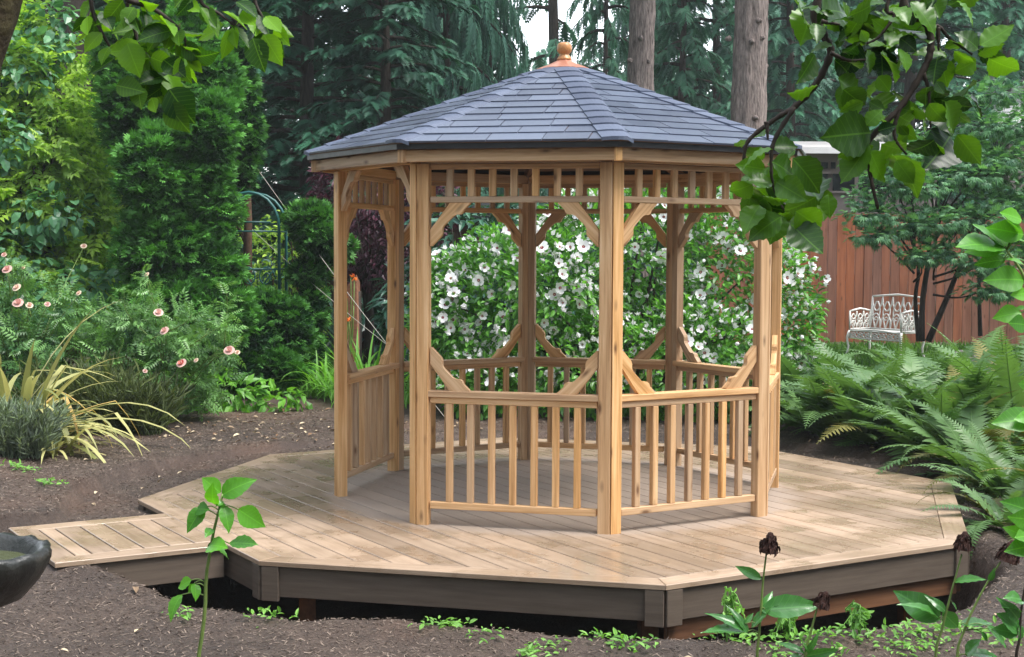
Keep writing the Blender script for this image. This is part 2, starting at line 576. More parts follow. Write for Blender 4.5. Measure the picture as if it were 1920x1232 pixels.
def mat_soil():
    t, out = nodes('soil')
    n = N(t)
    pos = n.new('NewGeometry').outputs['Position']
    f = n.noise(pos, 9.0, 8.0, .7)
    g = n.noise(pos, 60.0, 5.0, .7)
    b = n.noise(pos, 0.7, 4.0, .55)
    col = n.ramp(n.math('ADD', n.math('MULTIPLY', f, .45), n.math('MULTIPLY', g, .55)),
                 [(0.3, (0.024, 0.016, 0.012)), (0.52, (0.072, 0.049, 0.037)), (0.74, (0.18, 0.132, 0.102))])
    red = n.ramp(b, [(0.5, 0.0), (0.66, 1.0)])
    col = n.mix(n.math('MULTIPLY', red, 0.5), col, (0.125, 0.066, 0.040))
    damp = n.ramp(n.noise(pos, 0.45, 5.0, .6), [(0.44, 0.0), (0.6, 1.0)])
    col = n.mix(n.math('MULTIPLY', damp, 0.6), col, (0.030, 0.021, 0.017))
    sp = n.new('SeparateXYZ')
    n.lk(pos, sp.inputs[0])
    far = n.new('MapRange')
    n.lk(n.math('ADD', sp.outputs[1], n.math('MULTIPLY', n.math('SUBTRACT', b, .5), 12.0)), far.inputs[0])
    far.inputs[1].default_value = 17.0
    far.inputs[2].default_value = 21.0
    moss = n.mix(f, (0.03, 0.05, 0.015), (0.09, 0.13, 0.04))
    col = n.mix(n.math('MULTIPLY', far.outputs[0], 0.7), col, moss)
    rough = n.math('ADD', n.math('MULTIPLY', n.noise(pos, 2.0, 4.0), 0.5), 0.42)
    h = n.math('ADD', n.math('MULTIPLY', f, 1.0), n.math('MULTIPLY', g, 0.5))
    n.bsdf(out, col, rough, 0.4, h, 0.9, 0.03)


mat_soil()


def mat_water():
    t, out = nodes('basin_water')
    n = N(t)
    pos = n.new('NewGeometry').outputs['Position']
    n.bsdf(out, (0.07, 0.08, 0.035), 0.04, 0.5, n.noise(pos, 9.0, 2.0), 0.05, 0.01)


mat_water()

# ------------------------------------------------------------------ ground
PIT = np.array([(-2.25, 7.62), (-1.80, 7.22), (-1.5, 6.86), (-1.0, 6.74), (-0.55, 6.76), (-0.15, 6.58), (0.4, 6.42), (1.2, 6.40),
                (1.75, 6.62), (2.25, 7.05), (2.75, 7.9), (2.75, 8.6), (2.6, 9.4), (2.3, 10.6), (1.2, 11.4), (-0.2, 11.6), (-1.4, 10.7),
                (-2.02, 9.25), (-1.95, 8.75), (-2.3, 8.3)])


def poly_sd(x, y, poly):
    """signed distance, positive inside"""
    d = np.full(x.shape, 1e9)
    ins = np.zeros(x.shape, bool)
    n = len(poly)
    for i in range(n):
        ax, ay = poly[i]
        bx, by = poly[(i + 1) % n]
        ex, ey = bx - ax, by - ay
        t = np.clip(((x - ax) * ex + (y - ay) * ey) / (ex * ex + ey * ey), 0, 1)
        d = np.minimum(d, np.hypot(x - ax - t * ex, y - ay - t * ey))
        c = ((ay > y) != (by > y)) & (x < ex * (y - ay) / (ey + 1e-12) + ax)
        ins ^= c
    return np.where(ins, d, -d)


def wob(x, y, k=1.0, s=0.0):
    return (np.sin(x * 1.7 * k + 1.3 + s) * np.cos(y * 1.3 * k + .4 + s) + .6 * np.sin(x * 3.9 * k + y * 2.7 * k + 2 + s)
            + .35 * np.sin(x * 8.1 * k - y * 7.3 * k + s) + .2 * np.sin(x * 17 * k + 3) * np.sin(y * 15.3 * k + s)) / 2


def ss(a, b, v):
    t = np.clip((v - a) / (b - a), 0, 1)
    return t * t * (3 - 2 * t)


def ground_z(x, y):
    x, y = np.asarray(x, float), np.asarray(y, float)
    z = np.where(y < 12, -0.13 + 0.11 * ss(6.8, 12, y), -0.02) + 0.02 * np.clip(y - 13, 0, 60)
    # the bank left of the deck rises to the walkway
    z = z + 0.11 * ss(-1.6, -2.7, x) * ss(6.0, 7.6, y) * ss(12.5, 9.0, y)
    z = z + 0.12 * ss(-2.6, -4.5, x) * ss(14.5, 10, y) * ss(6, 8, y)
    z = z + 0.022 * wob(x, y) + 0.012 * wob(x, y, 2.7, 1.0)
    od = np.hypot(x - GC[0], y - GC[1])
    z = np.where((od < 3.2) & (y > 8.6), np.minimum(z, -0.06), z)
    wx, wy = x + 1.95, y - 8.30                      # under the walkway
    wl, wt = -wx * 0.856 - wy * 0.516, wx * -0.516 + wy * 0.856
    z = np.where((wl > -.3) & (wl < 1.02) & (np.abs(wt) < .68), np.minimum(z, -0.055), z)
    sd = poly_sd(x, y, PIT) + 0.04 * wob(x, y, 2.2, 2.0) + 0.02 * wob(x, y, 6.0, .5)
    z = z - 0.5 * ss(0.0, 0.22, sd)
    z = z + 0.03 * np.exp(-((sd + .12) / .12) ** 2)
    return z


def gz(x, y): return float(ground_z(np.array([x]), np.array([y]))[0])


def axis(lo, f0, f1, hi, step):
    a = list(np.arange(f0, f1 + 1e-6, step))
    s, v = step, f1
    while v < hi:
        s *= 1.22
        v += s
        a.append(min(v, hi))
    s, v = step, f0
    while v > lo:
        s *= 1.22
        v -= s
        a.insert(0, max(v, lo))
    return np.array(a)


def build_ground():
    xs = axis(-100, -5.5, 5.0, 100, 0.06)
    ys = axis(-40, 4.2, 15.0, 140, 0.06)
    X, Y = np.meshgrid(xs, ys)
    Z = ground_z(X, Y)
    nx, ny = len(xs), len(ys)
    v = np.stack([X, Y, Z], -1).reshape(-1, 3)
    i = np.arange(nx - 1)[None] + (np.arange(ny - 1) * nx)[:, None]
    q = np.stack([i, i + 1, i + nx + 1, i + nx], -1).reshape(-1, 4)
    m = MB()
    m.v.append(v)
    m.lp.append(q.ravel())
    m.ft.append(np.full(len(q), 4))
    m.ti.append(np.zeros(len(q)))
    m.mi.append(np.zeros(len(q), int))
    m.sm.append(np.ones(len(q), bool))
    m.n = len(v)
    tag(m.build('ground', 'soil'), kind='structure')


build_ground()

# ------------------------------------------------------------------ deck and walkway
OCT = lambda Rr, a0=0.0: np.array([[Rr * math.cos(a0 + k * PI / 4), Rr * math.sin(a0 + k * PI / 4)] for k in range(8)])


def clip_poly(poly, nrm, d):
    """keep points with p.nrm <= d"""
    out = []
    n = len(poly)
    for i in range(n):
        a, b = poly[i], poly[(i + 1) % n]
        da, db = np.dot(a, nrm) - d, np.dot(b, nrm) - d
        if da <= 0: out.append(a)
        if (da < 0 < db) or (db < 0 < da): out.append(a + (b - a) * (da / (da - db)))
    return np.array(out)


def bevel_board(poly, z0, z1, bev=0.003):
    """a board from a 2D outline with eased top edges"""
    poly = np.asarray(poly, float)
    n = len(poly)
    c = poly.mean(0)
    e = norm(np.roll(poly, -1, 0) - poly)
    inn = []
    for i in range(n):
        e0, e1 = e[i - 1], e[i]
        n0, n1 = np.array([-e0[1], e0[0]]), np.array([-e1[1], e1[0]])
        b = n0 + n1
        b = b / max(1e-6, 1 + np.dot(n0, n1))
        inn.append(poly[i] + b * bev)
    inn = np.array(inn)
    m = MB()
    v = np.concatenate([np.c_[poly, np.full(n, z0)], np.c_[poly, np.full(n, z1 - bev)], np.c_[inn, np.full(n, z1)]])
    f = [tuple(range(n))[::-1], tuple(range(2 * n, 3 * n))]
    for k in (0, 1):
        f += [(k * n + i, k * n + (i + 1) % n, (k + 1) * n + (i + 1) % n, (k + 1) * n + i) for i in range(n)]
    m.raw(v, f)
    return m


def ccw(p):
    p = np.asarray(p)
    a = np.sum(p[:, 0] * np.roll(p[:, 1], -1) - np.roll(p[:, 0], -1) * p[:, 1])
    return p if a > 0 else p[::-1]


DR, BW, GAP, BT = 2.75, 0.137, 0.008, 0.025
deck = thing('garden_deck', 'octagonal composite timber deck of diagonal boards under the wooden gazebo', 'deck',
             (GC[0], GC[1], 0), GA)
# in the deck frame: corner k at 45k deg; the front right edge (0-1) has its middle at 22.5 deg; boards run along that direction
BA = PI / 8
bu, bv = np.array([math.cos(BA), math.sin(BA)]), np.array([-math.sin(BA), math.cos(BA)])
APO = DR * math.cos(PI / 8)


def local_board(name, poly, parent, mat, ang, z0=-BT, z1=0.0):
    """board object whose local X runs along ang"""
    poly = ccw(poly)
    c = poly.mean(0)
    ca, sa = math.cos(-ang), math.sin(-ang)
    q = (poly - c) @ np.array([[ca, -sa], [sa, ca]]).T
    m = bevel_board(q, z0, z1)
    o = m.build(name, mat, parent)
    o.matrix_local = Matrix.Translation((c[0], c[1], 0)) @ Matrix.Rotation(ang, 4, 'Z')
    return o


inner = APO - BW - 0.003
nbd = round((2 * inner + GAP) / (BW + GAP))
pitch = (2 * inner + GAP) / nbd
for kb in range(nbd):
    k0 = -inner + kb * pitch
    k1 = k0 + pitch - GAP
    lo, hi = k0, k1
    poly = np.array([bu * -4 + bv * lo, bu * 4 + bv * lo, bu * 4 + bv * hi, bu * -4 + bv * hi])
    for e in range(8):
        a = PI / 8 + e * PI / 4
        poly = clip_poly(poly, np.array([math.cos(a), math.sin(a)]), inner)
        if len(poly) < 3: break
    if len(poly) >= 3 and np.ptp(poly @ bu) > .05: local_board('plank', poly, deck, 'deck_board', BA)
Ro, Ri = DR, DR - (BW) / math.cos(PI / 8)
oo, ii = OCT(Ro), OCT(Ri)
for e in range(8):
    a, b, c, d = oo[e], oo[(e + 1) % 8], ii[(e + 1) % 8], ii[e]
    t = norm(b - a) * 0.0015
    local_board('border_board', [a + t, b - t, c - t, d + t], deck, 'deck_board', PI / 8 + e * PI / 4 + PI / 2)
# fascia, corner trim, beams and posts under the deck
SIDE = 2 * DR * math.sin(PI / 8)


def xboard(L, T, Hh, bev=0.003):
    """board centred at origin: length X, thickness Y, height Z, eased edges"""
    bm = bmesh.new()
    bmesh.ops.create_cube(bm, size=1.0)
    bmesh.ops.scale(bm, vec=(L, T, Hh), verts=bm.verts)
    if bev: bmesh.ops.bevel(bm, geom=list(bm.edges), offset=bev, segments=1, affect='EDGES')
    return bm


_bc = {}


def board(name, L, T, Hh, mat, parent, mat4, bev=0.003):
    key = (round(L, 4), round(T, 4), round(Hh, 4), mat)
    if key not in _bc:
        bm = xboard(L, T, Hh, min(bev, T * .2, Hh * .2))
        me = bpy.data.meshes.new(name)
        bm.to_mesh(me)
        bm.free()
        me.materials.append(M[mat])
        _bc[key] = me
    return put(name, _bc[key], parent, mat4)


def edge_frame(e, apo):
    a = PI / 8 + e * PI / 4
    return Matrix.Rotation(a + PI / 2, 4, 'Z') @ Matrix.Translation((0, -apo, 0))   # X tangent, -Y outward


for e in range(8):
    fr = edge_frame(e, APO - 0.028)
    hgt = 0.158
    board('fascia', SIDE - 0.055, 0.022, hgt, 'fascia_board', deck, fr @ Matrix.Translation((0, 0, -BT - .004 - hgt / 2)))
    if e in (0, 1): board('rim_joist', SIDE - 0.10, 0.038, 0.265, 'beam_wood', deck, fr @ Matrix.Translation((0, .035, -BT - .006 - .1325)))
    else: board('rim_joist', SIDE - 0.34, 0.038, 0.15, 'beam_wood', deck, fr @ Matrix.Translation((0, .30, -BT - .006 - .075)))
    for s in (-1, 1):
        board('corner_trim', 0.094, 0.020, 0.180, 'fascia_board', deck,
              fr @ Matrix.Translation((s * (SIDE / 2 - 0.057), -0.0165, -BT - .004 - .090)))
for k in range(-5, 6):
    if k == 0: continue
    L = 2 * min(APO - .15, (DR - abs(k) * .42) * 1.0) if abs(k) > 2 else 2 * (APO - .15)
    board('joist', L * .98, 0.04, 0.18, 'beam_wood', deck,
          Matrix.Rotation(BA + PI / 2, 4, 'Z') @ Matrix.Translation((0, k * .42, -BT - .012 - .09)))
for k in range(8):
    q = OCT(DR - .35)[k]
    wx = GC + np.array([q[0] * math.cos(GA) - q[1] * math.sin(GA), q[0] * math.sin(GA) + q[1] * math.cos(GA)])
    zb = gz(*wx) - .05
    board('support_post', 0.09, 0.09, -BT - .014 - zb, 'beam_wood', deck, Matrix.Translation((q[0], q[1], (zb - BT - .014) / 2)))

# walkway off the left edge (deck edge 6: middle at 22.5+6*45)
WL, WW = 0.92, 1.08
wa = PI / 8 + 6 * PI / 4
wo_ = np.array([math.cos(wa), math.sin(wa)])
base_l = wo_ * APO
cg, sg = math.cos(GA), math.sin(GA)
wpos = GC + np.array([base_l[0] * cg - base_l[1] * sg, base_l[0] * sg + base_l[1] * cg])
walk = thing('deck_walkway', 'short straight board walkway joining the deck to the bare soil bank', 'walkway',
             (wpos[0], wpos[1], 0), GA + wa)       # local X outward
sh = 0.05                                           # it joins slightly toward the front corner
for s in (-1, 1):
    y0, y1 = sh + s * (WW / 2 - BW), sh + s * WW / 2
    local_board('border_board', [(0.003, y0), (WL, y0) if False else (WL - BW, y0), (WL, y1), (0.003, y1)], walk, 'deck_board', 0)
local_board('border_board', [(WL - BW + .004, sh - WW / 2 + BW), (WL, sh - WW / 2 + .004), (WL, sh + WW / 2 - .004), (WL - BW + .004, sh + WW / 2 - BW)],
            walk, 'deck_board', PI / 2)
x0 = 0.004
while x0 < WL - BW - .02:
    x1 = min(x0 + BW - .008, WL - BW - .004)
    local_board('plank', [(x0, sh - WW / 2 + BW + .004), (x1, sh - WW / 2 + BW + .004), (x1, sh + WW / 2 - BW - .004), (x0, sh + WW / 2 - BW - .004)],
                walk, 'deck_board', PI / 2)
    x0 += BW + .002
for s in (-1, 1):
    board('fascia', WL - .03, 0.022, 0.15, 'fascia_board', walk, Matrix.Translation((WL / 2, sh + s * (WW / 2 - .028), -BT - .004 - .075)))
board('fascia', WW - .08, 0.022, 0.15, 'fascia_board', walk,
      Matrix.Translation((WL - .028, sh, -BT - .004 - .075)) @ Matrix.Rotation(PI / 2, 4, 'Z'))

# ------------------------------------------------------------------ gazebo
GR = 1.486
gaz = thing('gazebo', 'octagonal cedar gazebo with slate grey shingle roof and copper cap', 'gazebo', (GC[0], GC[1], 0), GA)
GAPO = GR * math.cos(PI / 8)
GS = 2 * GR * math.sin(PI / 8)
# posts
pm = MB()
c22, s22 = math.cos(PI / 8), math.sin(PI / 8)


def post_poly(s):
    o = np.array([0.020, s * 0.003])
    a = o + 0.073 * np.array([-s22, s * c22])
    b = a + 0.062 * np.array([-c22, -s * s22])
    i = np.array([-0.060, s * 0.001])
    return np.array([o - np.array([.006, 0]), o + np.array([-.003, s * .003]), a - .004 * np.array([-s22, s * c22]), a + .004 * np.array([-c22, -s * s22]), b, i])


PH = 2.095


def post_half(s):
    m = MB()
    poly = post_poly(s)
    v = ccw(poly)
    # length along local X so that the grain follows it
    n = len(v)
    vv = np.concatenate([np.c_[np.zeros(n), v], np.c_[np.full(n, PH), v]])
    f = [tuple(range(n))[::-1], tuple(range(n, 2 * n))] + [(i, (i + 1) % n, n + (i + 1) % n, n + i) for i in range(n)]
    m.raw(vv, f)
    return m.mesh('post_board', 'cedar')


ph = {s: post_half(s) for s in (-1, 1)}
XtoZ = Matrix(((0, 1, 0, 0), (0, 0, 1, 0), (1, 0, 0, 0), (0, 0, 0, 1)))
for k in range(8):
    # a post is two boards joined at the octagon's angle
    a = k * PI / 4
    fr = Matrix.Rotation(a, 4, 'Z') @ Matrix.Translation((GR, 0, 0)) @ XtoZ
    p = put('post', ph[-1], gaz, fr)
    q = put('post_board', ph[1], p)
INN = GS - 2 * 0.0755
BRACE = np.array([(0, .25), (.008, .25), (.064, .192), (.071, .176), (.070, .150), (.078, .132), (.134, .077), (.152, .068), (.176, .068), (.190, .060), (.198, .040), (.235, .006), (.235, 0), (.118, 0), (0, .155)])


def brace_mesh():
    m = MB()
    n = len(BRACE)
    t = .0175
    p = BRACE
    v = np.concatenate([np.c_[p[:, 0], np.full(n, -t), -p[:, 1]], np.c_[p[:, 0], np.full(n, t), -p[:, 1]]])
    f = [tuple(range(n)), tuple(range(n, 2 * n))[::-1]] + [(i, n + i, n + (i + 1) % n, (i + 1) % n) for i in range(n)]
    m.raw(v, f)
    # rotate so that local X follows the board (45 deg) for the grain
    me = m.mesh('brace', 'cedar')
    me.transform(Matrix.Rotation(PI / 4, 4, 'Y'))
    return me


bme = brace_mesh()
B0 = Matrix.Rotation(-PI / 4, 4, 'Y')
for e in range(8):
    fr = edge_frame(e, GAPO - 0.012)
    entry = (e == 6)
    board('header', GS - .03, 0.036, 0.062, 'cedar', gaz, fr @ Matrix.Translation((0, .002, PH + .033)))
    zt = 2.093 if entry else 1.872
    for s in (-1, 1):
        flip = Matrix.Identity(4) if s > 0 else Matrix.Rotation(PI, 4, 'Z')
        put('brace', bme, gaz, fr @ Matrix.Translation((-s * INN / 2, 0.004, zt)) @ flip @ B0)
    if entry: continue
    board('frieze_top', INN, 0.030, 0.030, 'cedar', gaz, fr @ Matrix.Translation((0, .002, 2.078)))
    board('frieze_rail', INN, 0.040, 0.035, 'cedar', gaz, fr @ Matrix.Translation((0, .002, 1.8895)))
    for j in range(-3, 4):
        board('frieze_slat', 0.1565, 0.040, 0.026, 'cedar', gaz,
              fr @ Matrix.Translation((j * .126, .002, 1.985)) @ Matrix.Rotation(-PI / 2, 4, 'Y') @ Matrix.Rotation(PI / 2, 4, 'X'))
        board('baluster', 0.574, 0.038, 0.036, 'cedar', gaz,
              fr @ Matrix.Translation((j * .126, .002, .424)) @ Matrix.Rotation(-PI / 2, 4, 'Y') @ Matrix.Rotation(PI / 2, 4, 'X'))
    board('rail_cap', INN + .03, 0.088, 0.036, 'cedar', gaz, fr @ Matrix.Translation((0, .016, .767)))
    board('top_rail', INN, 0.036, 0.036, 'cedar', gaz, fr @ Matrix.Translation((0, .002, .730)))
    board('bottom_rail', INN, 0.042, 0.040, 'cedar', gaz, fr @ Matrix.Translation((0, .002, .116)))
    for s in (-1, 1):
        flip = Matrix.Rotation(PI, 4, 'X') if s > 0 else Matrix.Rotation(PI, 4, 'X') @ Matrix.Rotation(PI, 4, 'Z')
        put('brace', bme, gaz, fr @ Matrix.Translation((-s * INN / 2, 0.004, .786)) @ flip @ B0)
# eaves
ER, EZ = 1.675, 2.168
for e in range(8):
    ap = 1.625 * c22
    L = 2 * 1.625 * s22
    fr = edge_frame(e, ap - .012)
    board('eave_fascia', L - .034, 0.022, 0.068, 'cedar', gaz, fr @ Matrix.Translation((0, 0, 2.133)))
    put('corner_block', bpy.data.meshes.get('corner_block') or (lambda b: (b[0].to_mesh(b[1]), b[0].free(), b[1].materials.append(M['cedar']), b[1])[3])(
        (xboard(.075, .040, .044), bpy.data.meshes.new('corner_block'))), gaz,
        Matrix.Rotation(e * PI / 4, 4, 'Z') @ Matrix.Translation((1.624, 0, 2.131)) @ Matrix.Rotation(PI / 2, 4, 'Y'))
    ap2 = ER * c22
    board('drip_edge', 2 * ER * s22 - .003, 0.010, 0.042, 'drip_edge', gaz, edge_frame(e, ap2 - .008) @ Matrix.Translation((0, 0, 2.189)))
# roof
ZE, ZC, RC = 2.207, 2.772, 0.16
aE, aC = ER * c22, RC * c22
SL = math.hypot(aE - aC, ZC - ZE)
ang = math.atan2(ZC - ZE, aE - aC)
hipk = (ER * s22) / aE      # half width per apothem


def face_frame(e):
    """X along the eave, Y up the slope, Z off the roof; origin at the eave's middle"""
    return edge_frame(e, aE) @ Matrix.Translation((0, 0, ZE)) @ Matrix.Rotation(ang, 4, 'X')


def halfw(v):
    return (aE - v * math.cos(ang)) * hipk


def shingle_geo(u0, u1, v0, v1, m):
    """one tab, clipped to the hip lines; u along the eave, v up the slope"""
    lo, hi = v0, v1
    pts = np.array([(u0, lo), (u1, lo), (u1, hi), (u0, hi)])
    k = hipk * math.cos(ang)
    w0 = aE * hipk
    # u + k v <= w0 ; -u + k v <= w0
    pts = clip_poly(pts, np.array([1, k]), w0)
    if len(pts) < 3: return False
    pts = clip_poly(pts, np.array([-1, k]), w0)
    if len(pts) < 3: return False
    pts = ccw(pts)
    if np.ptp(pts[:, 0]) < .02: return False
    n = len(pts)
    lift = .009 - .007 * (pts[:, 1] - v0) / (v1 - v0)
    jit = R_.uniform(0, .0025)
    v = np.concatenate([np.c_[pts, np.full(n, .001)], np.c_[pts, lift + jit + .002]])
    f = [tuple(range(n))[::-1], tuple(range(n, 2 * n))] + [(i, (i + 1) % n, n + (i + 1) % n, n + i) for i in range(n)]
    m.raw(v, f)
    return True


NC = 12
EXP = (SL - 0.0) / NC
for e in range(8):
    fr = face_frame(e)
    pmb = MB()
    h0, h1 = halfw(0), halfw(SL)
    v = [(-h0, 0, -.012), (h0, 0, -.012), (h1, SL, -.012), (-h1, SL, -.012), (-h0, 0, 0), (h0, 0, 0), (h1, SL, 0), (-h1, SL, 0)]
    pmb.raw(v, [(0, 3, 2, 1), (4, 5, 6, 7), (0, 1, 5, 4), (2, 3, 7, 6)])
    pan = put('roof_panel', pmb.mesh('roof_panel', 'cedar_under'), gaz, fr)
    seen = e in (4, 5, 6, 7, 0, 1)
    allm = MB()
    for c in range(NC):
        v0 = c * EXP - (.012 if c == 0 else .001)
        v1 = min((c + 1) * EXP + .01, SL)
        u = -h0 - (c * .137 + e * .05) % .30
        while u < h0:
            wdt = .30 + (R_.uniform(-.05, .05))
            m = MB() if seen else allm
            if shingle_geo(u + .0028, u + wdt - .0028, v0, v1, m) and seen:
                put('shingle', m.mesh('shingle', 'shingle'), pan)
            u += wdt
    if not seen: tag(put('shingle_field', allm.mesh('shingle_field', 'shingle'), pan), kind='stuff')
# hip caps: tabs folded over each hip, one to every course
for k in range(8):
    eR, eL = k, (k - 1) % 8
    fR, fL = face_frame(eR), face_frame(eL)
    for c in range(NC):
        v0, v1 = c * EXP - .014, min((c + 1) * EXP + .03, SL + .01)
        w = .105
        m = MB()
        hh0, hh1 = halfw(v0), halfw(v1)
        n_ = 5
        rows = []
        for (vv, hh, base, slope) in ((v0, hh0, .021, 0), (v1, hh1, .010, 0)):
            top = []
            for s_, f_, ww in ((1, fL, w), (-1, fR, w * .8)):
                for q in ((1.0, .45, .12) if s_ > 0 else (.12, .45, 1.0)):
                    x = s_ * (hh - q * ww)
                    top.append(f_ @ Vector((x, vv, base + (.004 if q < .9 else 0) - (.014 if (q > .9 and s_ < 0) else 0) * (base / .02))))
            rows.append(np.array([list(t) for t in top]))
        lo, hi = rows
        n_ = len(lo)
        low2 = lo - np.array([0, 0, .020])
        vv_ = np.concatenate([lo, hi, low2])
        fcs = [(i, i + 1, n_ + i + 1, n_ + i) for i in range(n_ - 1)] + [(2 * n_ + i, 2 * n_ + i + 1, i + 1, i) for i in range(n_ - 1)]
        m.raw(vv_, fcs, 0, 0, False)
        m.raw([lo[0], hi[0], low2[0], hi[0] - np.array([0, 0, .020])], [(0, 1, 3, 2)])
        put('hip_cap', m.mesh('hip_cap', 'shingle_cap'), gaz)
    # hip rafter inside
    a = Vector((1.60, 0, 2.125))
    b = Vector((.06, 0, 2.125 + (1.60 - .06) * math.tan(math.atan2(ZC - ZE, ER - RC))))
    L = (b - a).length
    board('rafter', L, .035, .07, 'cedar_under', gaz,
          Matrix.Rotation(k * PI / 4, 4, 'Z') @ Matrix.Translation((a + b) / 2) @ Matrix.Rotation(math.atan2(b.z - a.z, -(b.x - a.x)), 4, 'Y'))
# copper cap and finial
m = MB()
cp = OCT(RC + .022)
c1, c2 = OCT(.052), OCT(.045)
vv = np.concatenate([np.c_[cp, np.full(8, ZC - .004)], np.c_[cp, np.full(8, ZC + .012)], np.c_[OCT(.10), np.full(8, ZC + .042)], np.c_[c1, np.full(8, ZC + .066)], np.c_[c2, np.full(8, ZC + .074)]])
f = [(r * 8 + i, r * 8 + (i + 1) % 8, (r + 1) * 8 + (i + 1) % 8, (r + 1) * 8 + i) for r in range(4) for i in range(8)]
f.append(tuple(range(32, 40)))
m.raw(vv, f)
m.build('copper_cap', 'copper', gaz)
m = MB()
z0 = ZC + .070
m.lathe([(0, z0), (.050, z0), (.050, z0 + .010), (.044, z0 + .018), (.033, z0 + .034), (.030, z0 + .040), (.038, z0 + .046), (.047, z0 + .060), (.050, z0 + .076),
         (.048, z0 + .092), (.043, z0 + .106), (.030, z0 + .115), (0, z0 + .118)], 20)
m.build('finial', 'finial_wood', gaz)

# ------------------------------------------------------------------ leaf shapes
def T_leaf(w=.5, fold=.12, droop=.12):
    v = [(0, 0, 0), (-w * .42, .32, fold), (0, .38, 0), (w * .42, .32, fold), (-w * .36, .68, fold - droop * .5), (0, .7, -droop * .5),
         (w * .36, .68, fold - droop * .5), (0, 1, -droop)]
    return v, [(0, 2, 1), (0, 3, 2), (1, 2, 5, 4), (2, 3, 6, 5), (4, 5, 7), (5, 6, 7)]


def T_simple(w=.5, fold=.1, droop=.1):
    v = [(0, 0, 0), (-w / 2, .45, fold), (0, 1, -droop), (w / 2, .45, fold)]
    return v, [(0, 2, 1), (0, 3, 2)]


def T_spray(pairs=6, w=.34, droop=.25, tooth=.75):
    """flat conifer spray: pointed side twigs on a rib"""
    v, f = [], []
    for i in range(pairs):
        y0, y1 = i / (pairs + 1), (i + 1.0) / (pairs + 1)
        ww = w * (1 - (i / pairs) ** 1.6 * .7) * (.8 if i == 0 else 1)
        z = -droop * y0 * y0
        for s in (-1, 1):
            k = len(v)
            v += [(0, y0, z), (s * ww, y0 + ww * tooth + .05, z - droop * .35 * ww), (0, y1 + .02, -droop * y1 * y1)]
            f.append((k, k + 1, k + 2) if s > 0 else (k, k + 2, k + 1))
    k = len(v)
    v += [(-.05, .8, -droop * .64), (.05, .8, -droop * .64), (0, 1.05, -droop)]
    f.append((k, k + 1, k + 2))
    return v, f


def T_fan():
    """scale-leaf fan of an arborvitae"""
    v, f = [], []
    for a, L in ((-52, .62), (-27, .86), (0, 1.0), (27, .86), (52, .62)):
        a = math.radians(a)
        d = np.array([math.sin(a), math.cos(a)])
        p = np.array([d[1], -d[0]])
        k = len(v)
        b = d * .08
        m_ = d * L * .6
        v += [(*b, 0), (*(m_ - p * .10), .05), (*(m_ + p * .10), .05), (*(d * L), .02 - .05 * L)]
        f += [(k, k + 2, k + 1), (k + 1, k + 2, k + 3)]
    return v, f


def T_palm(n=7, spread=150, w=.22):
    v, f = [], []
    for i in range(n):
        a = math.radians(-spread / 2 + spread * i / (n - 1))
        L = 1 - .35 * abs(i - (n - 1) / 2) / ((n - 1) / 2)
        d = np.array([math.sin(a), math.cos(a)])
        p = np.array([d[1], -d[0]])
        k = len(v)
        v += [(0, 0, 0), (*(d * L * .5 - p * w * L * .5), .04), (*(d * L), -.12 * L), (*(d * L * .5 + p * w * L * .5), .04)]
        f.append((k, k + 3, k + 2, k + 1))
    return v, f


def T_pinnate(n=5, w=.16):
    v, f = [], []
    for i in range(n):
        y = .15 + .7 * i / (n - 1)
        L = .42 * (1 - .35 * abs(i / (n - 1) - .35))
        for s in (-1, 1):
            k = len(v)
            d = np.array([s * .86, .5])
            p = np.array([-d[1], d[0]])
            o = np.array([0, y])
            v += [(*o, 0), (*(o + d * L * .5 + p * w * L), .03), (*(o + d * L), -.08), (*(o + d * L * .5 - p * w * L), .03)]
            f.append((k, k + 1, k + 2, k + 3) if s < 0 else (k, k + 3, k + 2, k + 1))
    k = len(v)
    v += [(0, .85, 0), (-.09, 1.02, .02), (0, 1.28, -.1), (.09, 1.02, .02)]
    f.append((k, k + 3, k + 2, k + 1))
    return v, f


LEAF, SIMPLE, SPRAY, FAN = T_leaf(), T_simple(), T_spray(), T_fan()
PALM, PINN = T_palm(), T_pinnate()
SPRAY_D = T_spray(7, .26, .7, .95)


def lobes_pts(lobes, n, depth=.25, inside_ok=.12, lump=.10, seed=0.0):
    """points near the surface of a union of ellipsoids; returns points, outward normals, depth 0..1"""
    c = np.array([l[0] for l in lobes], float)
    r = np.array([l[1] for l in lobes], float)
    area = (r[:, 0] * r[:, 1] + r[:, 0] * r[:, 2] + r[:, 1] * r[:, 2])
    pts, nor, dep = [], [], []
    need = n
    while need > 0:
        k = R_.choice(len(lobes), size=need * 2, p=area / area.sum())
        d = rnd_dir(need * 2)
        t = np.abs(R_.normal(0, 1, need * 2)) * depth * .6
        s = np.clip(1 - t, .15, 1) * (1 + lump * wob(d[:, 0] * 3.1 + k, d[:, 1] * 2.7 + d[:, 2] * 3.3, 1.0, seed))
        p = c[k] + d * r[k] * s[:, None]
        nn = norm(d / r[k])
        q = ((p[:, None, :] - c[None]) / r[None])
        ins = (np.sum(q * q, -1) < .72)
        ins[np.arange(len(k)), k] = False
        keep = (~ins.any(1)) | (R_.random(len(k)) < inside_ok)
        pts.append(p[keep]); nor.append(nn[keep]); dep.append(t[keep] / (depth + 1e-9))
        need = n - sum(len(x) for x in pts)
    return np.concatenate(pts)[:n], np.concatenate(nor)[:n], np.concatenate(dep)[:n]


